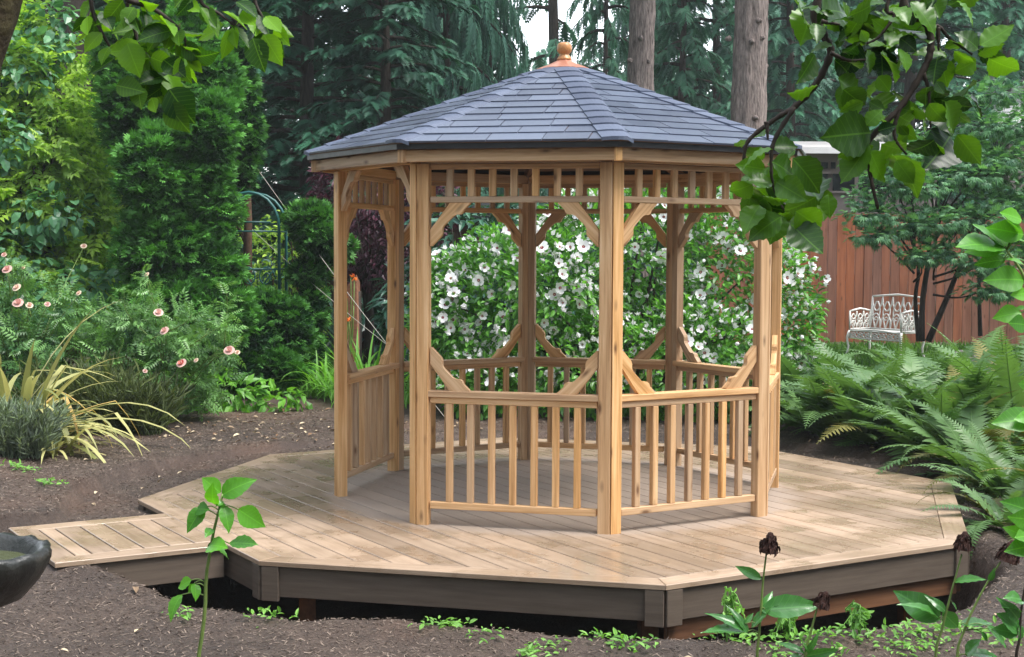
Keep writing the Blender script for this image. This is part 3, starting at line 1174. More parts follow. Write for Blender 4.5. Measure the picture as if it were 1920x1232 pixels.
def leaves_on(m, lobes, n, T, size, depth=.3, droop=.3, jit=.7, upn=.7, lump=.1, tint=(.1, .9), inside_ok=.12, seed=0.0, mat=0):
    p, nn, dp = lobes_pts(lobes, n, depth, inside_ok, lump, seed)
    d = norm(nn + jit * rnd_dir(n) + np.array([0, 0, -droop]))
    up = norm(np.array([0, 0, upn]) + nn * .5 + .45 * rnd_dir(n))
    sz = size * U(.65, 1.25, n)
    ti = np.clip(U(*tint, n) + .18 * wob(p[:, 0] * 2.2, p[:, 1] * 2 + p[:, 2] * 2.6), 0, 1)
    m.scatter(T, p, basis(d, up), sz, ti, mat)
    return p, nn


def stems_to(m, base, tips, r0=.02, sides=4, tint=.5, mat=0, bow=.12):
    for t in tips:
        t = np.asarray(t)
        b = np.asarray(base) + np.array([U(-.08, .08), U(-.08, .08), 0])
        mid = (b * .45 + t * .55) + np.array([U(-bow, bow), U(-bow, bow), U(0, bow)])
        m.tube(curve([b, mid, t], 6), np.linspace(r0, r0 * .35, 6), sides, tint, mat)


def bush(name, label, cat, base, lobes, n, T, size, leaf, bark='twig', nst=10, group=None, r0=.02, **kw):
    """lobes relative to base"""
    base = np.array([base[0], base[1], gz(base[0], base[1]) if len(base) < 3 else base[2]])
    o = thing(name, label, cat, base, 0, group)
    m = MB()
    p, nn = leaves_on(m, lobes, n, T, size, **kw)
    m.build('foliage', leaf, o)
    s = MB()
    idx = R_.choice(len(p), nst)
    stems_to(s, (0, 0, -.03), p[idx] * np.array([.9, .9, .95]), r0)
    s.build('stems', bark, o)
    return o, p, nn


# ------------------------------------------------------------------ forest
def conifer_meshes(seed, Ht, cb, Rb, nbr, droop, sp_len, leaf, T=SPRAY, r0=.22, dens=.2, hang=0.3, topz=None):
    global R_
    keep = R_
    R_ = np.random.default_rng(seed)
    wood, fol = MB(), MB()
    hh = np.linspace(-.1, Ht, 18)
    px = .12 * np.sin(hh * .5 + seed)
    wood.tube(np.c_[px, .1 * np.cos(hh * .4), hh], r0 * np.clip(1 - hh / Ht * .93, .03, 1) * (1 + .35 * np.exp(-hh * 2.2)), 10)
    az = U(0, 6)
    for k in range(nbr):
        h = cb + (Ht - cb - .3) * (k + U(0, 1)) / nbr
        az += 2.4 + U(-.4, .4)
        rel = (h - cb) / (Ht - cb)
        L = Rb * (1 - rel) ** .75 * U(.65, 1.15) + .25
        o = np.array([math.cos(az), math.sin(az), 0])
        s0 = np.array([.12 * math.sin(h * .5 + seed), .1 * math.cos(h * .4), h])
        up = U(.05, .3) * (0.3 + rel)
        pts = np.array([s0 + o * L * t + np.array([0, 0, L * (up * t - droop * t * t)]) for t in np.linspace(0, 1, 6)])
        wood.tube(pts, np.linspace(.035, .008, 6) * (.5 + L / Rb), 3, cap=False)
        ns = max(6, int(L / dens))
        t = np.clip(U(.12, 1.0, ns * 3) ** .8, 0, 1)
        q = s0 + o * (L * t)[:, None] + np.c_[np.zeros(ns * 3), np.zeros(ns * 3), L * (up * t - droop * t * t)]
        side = np.array([-o[1], o[0], 0])
        sg = R_.choice([-1, 1], ns * 3)
        d = norm(o * U(.3, 1.0, ns * 3)[:, None] + side * (sg * U(.2, 1.0, ns * 3))[:, None] + np.c_[np.zeros(ns * 3), np.zeros(ns * 3), -hang * U(.2, 1.6, ns * 3)])
        nrm = norm(np.array([0, 0, 1.0]) + .4 * rnd_dir(ns * 3))
        sz = sp_len * U(.6, 1.25, ns * 3) * (1.1 - .5 * t)
        ti = np.clip(.25 + .5 * t + U(-.25, .25, ns * 3), 0, 1)
        fol.scatter(T, q + rnd_dir(ns * 3) * .06, basis(d, nrm), sz, ti)
    R_ = keep
    return wood.mesh('trunk', 'bark_dark'), fol.mesh('crown', leaf)


CON = {
    'fir': conifer_meshes(11, 15, .5, 3.2, 150, .30, .62, 'leaf_fir', T=SPRAY, dens=.17),
    'firdark': conifer_meshes(12, 13, .3, 3.0, 170, .22, .55, 'leaf_fir_dark', T=SPRAY, dens=.15, hang=.15),
    'spruce': conifer_meshes(13, 16, 1.2, 3.4, 150, .42, .75, 'leaf_spruce', T=SPRAY_D, dens=.16, hang=1.3),
    'sparse': conifer_meshes(15, 18, 4.6, 3.0, 46, .25, .6, 'leaf_fir', T=SPRAY, dens=.3, hang=.5, r0=.26),
    'hemlock': conifer_meshes(14, 18, 2.2, 3.6, 110, .32, .66, 'leaf_fir', T=SPRAY, dens=.2, hang=.6),
}
ncon = 0


def conifer(kind, px, y, label, sc=1.0, wide=1.0, group='conifers of the forest behind the garden', name='conifer_tree'):
    x = P(px, 600, y)[0]
    o = thing(name, label, 'tree', (x, y, gz(x, y) - .05), U(0, 6.28), group)
    o.scale = (sc * wide, sc * wide, sc * U(.95, 1.1))
    w, f = CON[kind]
    put('trunk', w, o)
    put('crown', f, o)
    return o


conifer('firdark', 585, 21.5, 'dense dark fir tree beside the tall clipped arborvitae', .95, .7)
conifer('firdark', 715, 20.5, 'broad dark fir tree standing close behind the gazebo roof edge', .72, .72)
conifer('firdark', 455, 24.0, 'shaded dark fir tree half hidden behind the clipped arborvitae', 1.0, .7)
conifer('spruce', 838, 25.5, 'pale weeping spruce with long drooping sprays and a dark trunk', 1.05, .40)
conifer('spruce', 915, 29.0, 'pale weeping spruce standing left of the copper roof cap', 1.0, .34)
conifer('fir', 660, 28.5, 'tall green fir tree rising behind the dense dark firs', 1.0, .6)
conifer('hemlock', 1128, 34.0, 'slim hemlock tree just right of the copper roof cap', 1.0, .34)
conifer('sparse', 1034, 38.0, 'far bare stemmed hemlock seen right above the finial ball', 1.2, .6)
conifer('fir', 1270, 32.0, 'green fir tree between the two thick bare trunks', .95, .5)
conifer('hemlock', 1340, 35.0, 'hemlock with a slim dark trunk between the thick bare trunks', 1.1, .5)
conifer('fir', 1480, 30.0, 'green fir tree right beside the thicker bare trunk', .95, .6)
conifer('spruce', 1570, 36.0, 'hazy grey green spruce behind the flat roofed house', 1.0, .6)
conifer('firdark', 1700, 33.0, 'dark fir tree behind the hanging leafy branch', 1.15, .8)
conifer('fir', 1880, 35.0, 'green fir tree rising beside the pale shingled roof', 1.1, .7)
conifer('firdark', 300, 27.0, 'dark fir tree behind the golden leaved shrub', 1.1, .8)
conifer('fir', 60, 26.0, 'green fir tree behind the golden leaved shrub and vine', 1.1)
far = {'fir': 'hazy far fir with stiff boughs at the back of the forest', 'spruce': 'hazy far weeping spruce at the back of the forest', 'hemlock': 'hazy far hemlock with spaced boughs at the back of the forest'}
for px, y, kd, sc, wd_ in ((20, 46, 'fir', 1.3, .8), (250, 50, 'spruce', 1.3, .8), (480, 44, 'fir', 1.3, .8), (640, 52, 'hemlock', 1.4, .8), (770, 42, 'spruce', 1.3, .6),
                      (890, 60, 'fir', 1.3, .6), (1205, 50, 'spruce', 1.25, .45), (1270, 62, 'fir', 1.35, .5), (1420, 47, 'spruce', 1.3, .6), (1105, 75, 'fir', .8, .6), (1010, 80, 'spruce', .75, .7),
                      (1520, 54, 'fir', 1.4, .6), (1640, 46, 'hemlock', 1.3, .6), (1780, 52, 'fir', 1.4, .8), (1930, 44, 'spruce', 1.4, .7), (2080, 40, 'fir', 1.3, .8), (-130, 38, 'fir', 1.3, .8)):
    conifer(kd, px, y, far[kd], sc, wd_, group='far conifers fading into the haze')


def big_trunk(px, y, dia, label, seed):
    """bare lower trunk of a tall old conifer with its crown high above"""
    x = P(px, 400, y)[0]
    zb = gz(x, y)
    o = thing('old_conifer', label, 'tree', (x, y, zb - .1), 0, 'thick bare conifer trunks behind the gazebo')
    m = MB()
    hh = np.linspace(0, 19, 150)
    sides = 40
    a = np.arange(sides) * 2 * PI / sides
    V = []
    for h in hh:
        r = dia / 2 * (1.06 - .032 * h) * (1 + .5 * math.exp(-h * 1.6))
        rr = r * (1 + .035 * np.sin(a * 9 + 1.2 * np.sin(h * 1.1 + seed)) + .03 * np.sin(a * 17 + 2 * np.sin(h * 2.3)) + .02 * np.sin(h * 9 + a * 3) + .012 * R_.normal(size=sides))
        V.append(np.c_[rr * np.cos(a) + .02 * h * math.sin(seed), rr * np.sin(a), np.full(sides, h)])
    f = [(i * sides + j, i * sides + (j + 1) % sides, (i + 1) * sides + (j + 1) % sides, (i + 1) * sides + j) for i in range(len(hh) - 1) for j in range(sides)]
    m.raw(np.concatenate(V), f, .5, 0, True)
    m.build('trunk', 'bark_conifer', o)
    for k in range(12):
        b = MB()
        h, az = U(1.5, 6.5), U(PI, 2 * PI)
        r = dia / 2 * .98
        d = np.array([math.cos(az), math.sin(az), U(-.3, .1)])
        q = np.array([d[0] * r, d[1] * r, h])
        b.tube([q, q + d * .05, q + d * U(.07, .10)], [.055, .04, .02], 6)
        b.build('branch_stub', 'bark_conifer', o)
    c = put('crown', CON['hemlock'][1], o, Matrix.Translation((0, 0, 7.2)))
    return o


big_trunk(1394, 24.0, .60, 'thickest bare brown conifer trunk with branch scars above the shingle roof', 1.0)
big_trunk(1190, 27.0, .52, 'slightly slimmer bare grey brown conifer trunk near the copper cap', 2.0)
x = P(118, 400, 20.0)[0]
o = thing('old_conifer', 'dark furrowed conifer trunk behind the golden leaved shrub', 'tree', (x, 20.0, gz(x, 20) - .1))
m = MB()
hh = np.linspace(0, 17, 60)
m.tube(np.c_[.1 * np.sin(hh * .3), .05 * hh * 0, hh], .34 * (1.05 - .04 * hh) * (1 + .4 * np.exp(-hh)) * (1 + .03 * np.sin(hh * 7)), 18)
m.build('trunk', 'bark_dark', o)
put('crown', CON['hemlock'][1], o, Matrix.Translation((0, 0, 7.0)))

# unseen forest added round the sides and behind the viewer: one mass of rough boughs that shades the low sky
def sky_shading_wood():
    global R_
    keep, R_ = R_, np.random.default_rng(99)
    m = MB()
    big = T_spray(4, .4, .3, .8)
    for x, y in ((-13, 12), (-15, 5), (-14, -3), (-11, -9), (-5, -11), (0, -13), (5, -11), (10, -9), (13, -3), (14, 4), (13, 11), (-19, 16), (19, 16), (-20, -4), (20, -2), (-3, -19), (7, -20)):
        Ht = U(15, 19)
        z0 = gz(x, y)
        m.tube([(x, y, z0), (x, y, z0 + Ht * .5), (x, y, z0 + Ht)], [.3, .2, .03], 7, 0, 1)
        n = 1100
        t = U(0, 1, n) ** 1.25
        a = U(0, 2 * PI, n)
        r = 3.4 * (1 - t) ** .8 * np.sqrt(U(.15, 1, n)) + .1
        p = np.c_[x + r * np.cos(a), y + r * np.sin(a), z0 + .6 + t * (Ht - .6) - .25 * r]
        d = norm(np.c_[np.cos(a), np.sin(a), -.4 * np.ones(n)] + .4 * rnd_dir(n))
        m.scatter(big, p, basis(d, norm(np.array([0, 0, 1.0]) + .4 * rnd_dir(n))), U(.8, 1.5, n), U(0, 1, n))
    R_ = keep
    tag(m.build('sky_shading_wood', ['leaf_fir', 'bark_dark']), 'dense unseen conifer wood added round the garden to shade the low sky', 'wood', kind='stuff')


sky_shading_wood()

# a row of big rhododendrons and other understorey in front of the forest
for px, y, r, h, und in ((250, 23, 1.6, 2.2, 'dark understorey shrub behind the tall cloud clipped arborvitae'), (480, 22, 1.5, 1.6, 'dark understorey shrub behind the green garden arch'),
                      (620, 20, 1.4, 1.5, 'dark understorey shrub below the dense dark firs'), (900, 22, 1.7, 2.0, 'dark understorey shrub behind the glossy rhododendron'),
                      (1080, 24, 1.7, 2.2, 'dark understorey shrub behind the white flowering bush'), (1300, 26.5, 1.8, 2.0, 'dark understorey shrub between the thick trunks and the house'),
                      (60, 21, 1.6, 2.2, 'dark understorey shrub behind the golden elder'), (1960, 24, 1.5, 2.2, 'dark understorey shrub behind the fence near the pale roof')):
    x = P(px, 600, y)[0]
    bush('understorey_shrub', und, 'shrub', (x, y), [((0, 0, h * .5), (r, r * .8, h * .55)), ((r * .5, 0, h * .35), (r * .7, r * .6, h * .4)), ((-r * .55, .1, h * .4), (r * .7, r * .6, h * .45))],
         1500, LEAF, .2, 'leaf_rhodo', nst=8, group='dark shrubs along the forest edge', depth=.35)

# ------------------------------------------------------------------ shed, house, fence
x0, x1 = P(655, 500, 19.5)[0], P(745, 500, 19.5)[0]
zb = gz(x0, 19.5)
sh_ = thing('garden_shed', 'low dark brown board shed behind the purple leaved tree', 'shed', ((x0 + x1) / 2 + .4, 19.6, zb))
m = MB(); m.box((0, .8, .95), (2.0, 1.5, 1.9)); m.build('wall', 'brown_board', sh_)
for k in range(13):
    m = MB(); m.box((-.96 + k * .16, .028, .95), (.15, .03, 1.9 + .004 * (k % 3))); m.build('plank', 'brown_board', sh_)
m = MB()
m.raw([(-1.15, -.2, 1.9), (1.15, -.2, 1.9), (1.15, 1.7, 2.15), (-1.15, 1.7, 2.15), (-1.15, -.2, 1.97), (1.15, -.2, 1.97), (1.15, 1.7, 2.22), (-1.15, 1.7, 2.22)],
      [(0, 3, 2, 1), (4, 5, 6, 7), (0, 1, 5, 4), (2, 3, 7, 6), (1, 2, 6, 5), (3, 0, 4, 7)])
m.build('roof', 'drip_edge', sh_)

# flat roofed house behind the fence
hy = 27.5
hx0, hx1 = P(1235, 400, hy)[0], P(1760, 400, hy)[0]
hz = gz(3, hy)
ztop = P(1550, 268, hy)[2] - hz
hs_ = thing('house', 'grey brown flat roofed house with white roof edge behind the red fence', 'house', ((hx0 + hx1) / 2, hy, hz))
hw = hx1 - hx0
m = MB(); m.box((0, 3.0, (ztop - .2) / 2), (hw, 5.9, ztop - .2)); m.build('wall', 'siding', hs_)
m = MB(); m.box((0, 2.85, ztop - .06), (hw + .9, 6.7, .10)); m.build('roof', 'white_trim', hs_)
m = MB(); m.box((0, -.52, ztop - .17), (hw + .92, .05, .12)); m.build('gutter', 'white_trim', hs_)
for k in range(5):
    xx = -hw / 2 + .5 + k * (hw - 1.0) / 4
    m = MB(); m.box((xx, -.02, (ztop - .25) / 2), (.07, .06, ztop - .25)); m.build('batten', 'siding', hs_)
zs = P(1550, 340, hy)[2] - hz
for a, b in ((1290, 1395), (1470, 1550), (1560, 1660)):
    xa, xb = P(a, 400, hy)[0] - (hx0 + hx1) / 2, P(b, 400, hy)[0] - (hx0 + hx1) / 2
    w_ = MB(); w_.box(((xa + xb) / 2, -.03, zs - .02), (xb - xa, .03, .34)); wo2 = w_.build('window', 'dark_glass', hs_)
    fr_ = MB()
    for dz in (-.19, .17): fr_.box(((xa + xb) / 2, -.04, zs - .02 + dz + .01), (xb - xa + .1, .05, .04))
    fr_.build('frame', 'siding', wo2)
for a, b in ((1538, 1550), (1556, 1564)):
    xa, xb = P(a, 400, hy)[0] - (hx0 + hx1) / 2, P(b, 400, hy)[0] - (hx0 + hx1) / 2
    w_ = MB(); w_.box(((xa + xb) / 2, -.03, ztop - .42), (xb - xa, .03, .12)); w_.build('vent', 'dark_glass', hs_)

# neighbour's roof at the far right
ny_ = 33.0
c = P(1965, 235, ny_)
nb = thing('neighbour_house', 'neighbouring house with pale shingled gable roof beyond the maple', 'house', (c[0], ny_, gz(c[0], ny_)))
ez = c[2] - gz(c[0], ny_)
m = MB(); m.box((1.6, 3.0, ez / 2 - .1), (4.6, 5.0, ez - .2)); m.build('wall', 'siding', nb)
m = MB()
m.raw([(-1.2, 0, ez - .1), (4.4, 0, ez - .1), (4.4, 3.0, ez + 1.55), (-1.2 + .9, 3.0, ez + 1.55), (4.4, 6, ez - .1), (-1.2, 6, ez - .1)], [(0, 1, 2, 3), (3, 2, 4, 5), (0, 3, 5), (1, 4, 2)])
rf = m.build('roof', 'pale_shingle', nb)
for k in range(11):
    t0, t1 = k / 11, (k + 1) / 11
    m = MB()
    zz = lambda t, o: ez - .1 + 1.65 * t + o
    m.raw([(-1.2 + .9 * t0, 3 * t0 - .02, zz(t0, .035)), (4.4, 3 * t0 - .02, zz(t0, .035)), (4.4, 3 * t1, zz(t1, .01)), (-1.2 + .9 * t1, 3 * t1, zz(t1, .01)),
           (-1.2 + .9 * t0, 3 * t0 - .02, zz(t0, .005)), (4.4, 3 * t0 - .02, zz(t0, .005))], [(0, 1, 2, 3), (4, 5, 1, 0)])
    m.build('shingle_course', 'pale_shingle', rf)

# red brown board fence
fy = 22.5
fn = thing('board_fence', 'tall red brown vertical board fence behind the white bench', 'fence', (3.5, fy, 0))
fx, xe = P(1330, 600, fy)[0] - 3.5, P(2120, 600, fy)[0] - 3.5
fence_me = {}
while fx < xe:
    wv = R_.choice([.135, .14, .145])
    zg = gz(fx + 3.5, fy)
    hgt = 2.02 + U(-.012, .012)
    o = board('plank', round(hgt, 2), .018, wv - .006, 'fence_wood', fn, Matrix.Translation((fx + wv / 2, U(-.006, .006), zg - .04 + hgt / 2)) @ Matrix.Rotation(-PI / 2, 4, 'Y') @ Matrix.Identity(4))
    fx += wv
fx0 = P(1330, 600, fy)[0] - 3.5
zg = gz(4, fy)
for zz in (.3, 1.0, 1.75):
    board('rail', xe - fx0, .05, .09, 'fence_wood', fn, Matrix.Translation(((fx0 + xe) / 2, .045, zg + zz)))
xx = fx0
while xx < xe:
    board('post', 2.0, .09, .09, 'fence_wood', fn, Matrix.Translation((xx, .12, zg + 1.0)) @ Matrix.Rotation(-PI / 2, 4, 'Y'))
    xx += 2.4

# ------------------------------------------------------------------ white iron bench
by = 19.6
bx = P(1660, 600, by)[0]
bench = thing('garden_bench', 'white cast iron bench with scrolled openwork in front of the fence', 'bench', (bx, by, gz(bx, by) - .01), 0)
fd = norm(np.array([-.80, -.60]))
bench.rotation_euler = (0, 0, math.atan2(fd[1], fd[0]) + PI / 2)      # local -Y is the front
bw, bd, bs = .86, .42, .42


def scroll_panel(wd, ht, n, rr=.010):
    """openwork of loops in the XZ plane, width wd, height ht"""
    m = MB()
    st = wd / n
    for i in range(n):
        x0 = i * st
        c_ = [(x0, 0, 0), (x0 + st * .1, 0, ht * .30), (x0 + st * .5, 0, ht * .48), (x0 + st * .9, 0, ht * .30), (x0 + st, 0, 0)]
        m.tube(curve(c_, 10), rr, 5)
        c_ = [(x0 + st * .5, 0, 0), (x0 + st * .15, 0, ht * .5), (x0 + st * .5, 0, ht * .86), (x0 + st * .85, 0, ht * .5), (x0 + st * .5, 0, 0)]
        m.tube(curve(c_, 12), rr, 5)
        c_ = [(x0, 0, ht), (x0 + st * .12, 0, ht * .72), (x0 + st * .5, 0, ht * .55), (x0 + st * .88, 0, ht * .72), (x0 + st, 0, ht)]
        m.tube(curve(c_, 10), rr, 5)
        a = np.linspace(0, 5.5, 12)
        sp_ = np.c_[x0 + st * .5 + st * .2 * np.cos(a) * (1 - a / 8), np.zeros(12), ht * .3 + st * .2 * np.sin(a) * (1 - a / 8)]
        m.tube(sp_, rr * .8, 4)
    m.tube([(0, 0, ht), (wd * .25, 0, ht + .02), (wd * .5, 0, ht + .035), (wd * .75, 0, ht + .02), (wd, 0, ht)], rr * 1.4, 6)
    m.tube([(0, 0, 0), (wd, 0, 0)], rr * 1.3, 6)
    for xx in (0, wd): m.tube([(xx, 0, 0), (xx, 0, ht)], rr * 1.3, 6)
    return m


scroll_panel(bw, .44, 5).build('backrest', 'white_iron', bench).matrix_local = Matrix.Translation((-bw / 2, bd / 2, bs + .02)) @ Matrix.Rotation(-.12, 4, 'X')
for s in (-1, 1):
    a = scroll_panel(bd, .24, 3).build('armrest', 'white_iron', bench)
    a.matrix_local = Matrix.Translation((s * bw / 2, bd / 2, bs + .02)) @ Matrix.Rotation(-PI / 2, 4, 'Z')
m = MB()
for k in range(9):
    yy = -bd / 2 + k * bd / 8
    m.tube([(-bw / 2, yy, bs), (bw / 2, yy, bs)], .010, 5)
for k in range(13):
    xx = -bw / 2 + k * bw / 12
    m.tube([(xx, -bd / 2, bs), (xx, bd / 2, bs)], .010, 5)
m.build('seat', 'white_iron', bench)
ap = scroll_panel(bw, .09, 7, .008).build('apron', 'white_iron', bench)
ap.matrix_local = Matrix.Translation((-bw / 2, -bd / 2, bs - .10))
for sx in (-1, 1):
    for sy in (-1, 1):
        m = MB()
        m.tube(curve([(0, 0, bs), (sx * .02, sy * .03, bs * .75), (sx * .01, sy * .01, bs * .4), (sx * .05, sy * .07, 0)], 8), [.018, .02, .018, .016, .015, .014, .014, .018], 6)
        m.build('leg', 'white_iron', bench).location = (sx * bw / 2, sy * bd / 2, 0)

# ------------------------------------------------------------------ hibiscus and shrubs behind the gazebo
def flower_mesh(name, open_=1.0, seed=0):
    rr = np.random.default_rng(seed)
    m = MB()
    for k in range(5):
        a = k * 2 * PI / 5 + rr.uniform(-.1, .1)
        c_, s_ = math.cos(a), math.sin(a)
        lift = .35 * (1.25 - open_) + .16
        V = []
        for r, w in ((.04, .05), (.24, .24), (.62, .46), (.92, .40), (1.02, .17)):
            for t in (-1, 0, 1):
                zz = lift * r * (1.9 - r * .6) + (.05 * abs(t) * r) + rr.uniform(-.03, .03) + .02 * k
                ww = w * (1 - .25 * (1 - open_) * 2)
                rad = r * (open_ * .6 + .4)
                V.append((c_ * rad - s_ * t * ww, s_ * rad + c_ * t * ww, zz * (1.6 - open_ * .6)))
        f, mi = [], []
        for i in range(4):
            for j in range(2):
                f.append((i * 3 + j, (i + 1) * 3 + j, (i + 1) * 3 + j + 1, i * 3 + j + 1))
        m.raw(V, f[:2], .5, 1, True)
        m.raw(V, f[2:], rr.uniform(.2, .9), 0, True)
    m.tube([(0, 0, .02), (0, 0, .3), (0, 0, .55)], [.05, .06, .035], 6, .5, 2)
    me = m.mesh(name, ['petal_white', 'petal_eye', 'pollen'])
    return me


FLW = [flower_mesh('flower', o_, i) for i, o_ in enumerate((1.0, .95, .85, 1.0, .6))]
bm_ = MB()
bm_.lathe([(0, 0), (.16, .05), (.24, .25), (.2, .5), (.08, .72), (0, .78)], 8, .5)
BUD = bm_.mesh('bud', 'petal_white')

hyb = 14.7
hbx = P(1165, 600, hyb)[0]
hlobes = []
for px, py, y, rx, rz in ((1000, 560, 14.4, .95, .8), (1160, 500, 14.9, 1.05, .85), (1330, 520, 14.7, .95, .95), (1425, 590, 14.4, .62, .72), (880, 620, 14.3, .62, .55),
                          (1080, 700, 14.2, .95, .6), (1300, 690, 14.1, 1.0, .65), (1475, 640, 14.2, .33, .34), (1200, 440, 15.0, .7, .55), (1360, 470, 15.0, .6, .5), (850, 545, 14.7, .4, .4), (920, 720, 14.0, .55, .4)):
    q = P(px, py, y)
    hlobes.append((q - np.array([hbx, hyb, 0]), (rx, .75 * rx, rz)))
hib, hp, hn = bush('hibiscus_bush', 'tall rose of sharon bush covered in white flowers behind the gazebo', 'bush', (hbx, hyb, 0.0), hlobes, 21000, LEAF, .09,
                   'leaf_hibiscus', nst=26, r0=.022, depth=.45, droop=.15, lump=.14, inside_ok=.05)
sel = [i for i in range(len(hp)) if hn[i][1] < .15 and hp[i][2] > .3]
R_.shuffle(sel)
used = []
nf = 0
for i in sel:
    q = hp[i] + hn[i] * .06
    if used and np.min(np.linalg.norm(np.array(used) - q, axis=1)) < .085: continue
    used.append(q)
    d = norm(hn[i] * .7 + np.array([0, -.7, .12]) + .55 * rnd_dir(1)[0])
    B = basis(norm(np.cross(d, rnd_dir(1)[0])), d)
    mt = Matrix(((B[0][0], B[0][1], B[0][2], q[0]), (B[1][0], B[1][1], B[1][2], q[1]), (B[2][0], B[2][1], B[2][2], q[2]), (0, 0, 0, 1)))
    if R_.random() < .15: put('bud', BUD, hib, mt @ Matrix.Scale(.075, 4))
    else: put('flower', FLW[R_.integers(len(FLW))], hib, mt @ Matrix.Scale(float(U(.046, .068)), 4))
    nf += 1
    if nf >= 296: break
m = MB()
for i in sel[-2200:]:
    q = hp[i] + hn[i] * .03
    if not .05 < np.min(np.linalg.norm(np.array(used) - q, axis=1)) < .12: continue
    used.append(q)
    d = norm(hn[i] + np.array([0, -.3, .1]) + .9 * rnd_dir(1)[0])[None]
    bb = basis(d, rnd_dir(1))
    kq = 4
    dd = norm(d + .55 * rnd_dir(kq))
    m.scatter(T_simple(.75, .12, .15), np.repeat(q[None], kq, 0), basis(dd, rnd_dir(kq)), U(.04, .07, kq), U(.2, .9, kq))
tag(m.build('small_flowers', 'petal_white', hib), kind='stuff')

q = P(880, 450, 16.2)
bush('rhododendron', 'dark glossy rhododendron beside the white flowering bush', 'shrub', (q[0], q[1]),
     [((0, 0, 1.45), (.75, .6, .75)), ((-.35, 0, .8), (.7, .6, .8)), ((.4, .1, .9), (.6, .6, .8))], 1600, T_leaf(.34, .06, .3), .20, 'leaf_rhodo', nst=10, depth=.4, droop=.5, jit=.6)

# purple plum
q = P(690, 450, 18.0)
plum = thing('plum_tree', 'dark purple leaved plum tree seen through the gazebo entrance', 'tree', (q[0], q[1], gz(q[0], q[1])))
m = MB()
leaves_on(m, [((0, 0, 2.0), (.75, .7, .75)), ((.25, 0, 1.5), (.6, .6, .6)), ((-.2, .1, 2.4), (.5, .5, .45)), ((.6, 0, 2.0), (.5, .5, .6))], 5200, LEAF, .085, depth=.4)
m.build('crown', 'leaf_plum', plum)
m = MB()
m.tube([(0, 0, -.1), (.02, 0, .7), (-.03, 0, 1.4)], [.07, .055, .04], 8)
for k in range(14):
    a = U(0, 6.28); t = np.array([math.cos(a) * .5, math.sin(a) * .45, U(1.5, 2.4)])
    m.tube(curve([(-.02, 0, U(.7, 1.3)), t * .6 + np.array([0, 0, .5]), t], 5), np.linspace(.028, .008, 5), 4)
m.build('trunk', 'bark_dark', plum)

# ------------------------------------------------------------------ clipped arborvitae on the left
def arborvitae(name, label, base, lobes, nclump, per, size, group=None, spread=.135):
    base = np.array([base[0], base[1], gz(*base)])
    o = thing(name, label, 'tree' if 'arborvitae' in name else 'hedge', base, 0, group)
    m = MB()
    lobes = [(c_, tuple(max(.12, q - .12) for q in r)) for c_, r in lobes]
    cp_, cn, _ = lobes_pts(lobes, nclump, .12, .02, .10, 1.7)
    k = np.repeat(np.arange(nclump), per)
    n = len(k)
    ctint = U(-.16, .2, nclump)
    off = rnd_dir(n) * (U(0, 1, n) ** .5)[:, None] * spread * np.array([1, 1, .5])
    outw = np.sum(off * cn[k], 1)
    off -= cn[k] * (np.clip(-outw, 0, None) * .4)[:, None]
    p = cp_[k] + off
    d = norm(cn[k] * .8 + off / spread * .8 + np.array([0, 0, .18]) + .7 * rnd_dir(n))
    nm = norm(np.array([0, 0, .8]) + .7 * rnd_dir(n))
    ti = np.clip(.33 + ctint[k] + .42 * (outw / spread) + .42 * off[:, 2] / spread + U(-.15, .15, n), 0, 1)  # pale tips; shade low and inside each clump is put into the tint
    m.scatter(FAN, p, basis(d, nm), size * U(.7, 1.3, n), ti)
    # inner layer of sprays, the crown's inner shade put into their dark tint
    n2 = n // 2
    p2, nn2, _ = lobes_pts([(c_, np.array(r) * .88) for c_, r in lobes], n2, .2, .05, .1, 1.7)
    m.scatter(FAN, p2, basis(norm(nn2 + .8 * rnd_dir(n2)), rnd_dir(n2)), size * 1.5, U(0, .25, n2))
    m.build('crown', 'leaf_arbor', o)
    t = MB()
    top = max(l[0][2] + l[1][2] * .5 for l in lobes)
    t.tube([(0, 0, -.1), (.03, 0, top * .5), (0, 0, top)], [.07, .05, .02], 7)
    for kk in range(30):
        a = cp_[R_.integers(nclump)]
        b = np.array([0, 0, max(.1, a[2] - .4)])
        t.tube([b, (a * .6 + b * .4), a * .93 + b * .07], [.02, .013, .005], 4, cap=False)
    t.build('trunk', 'dead_twig', o)
    return o


def lob(px, py, y, rpx, rpz, base, ry=None):
    s = y / F
    q = P(px, py, y) - np.array([base[0], base[1], gz(*base)])
    return (q, (rpx * s, (ry or rpx) * s, rpz * s))


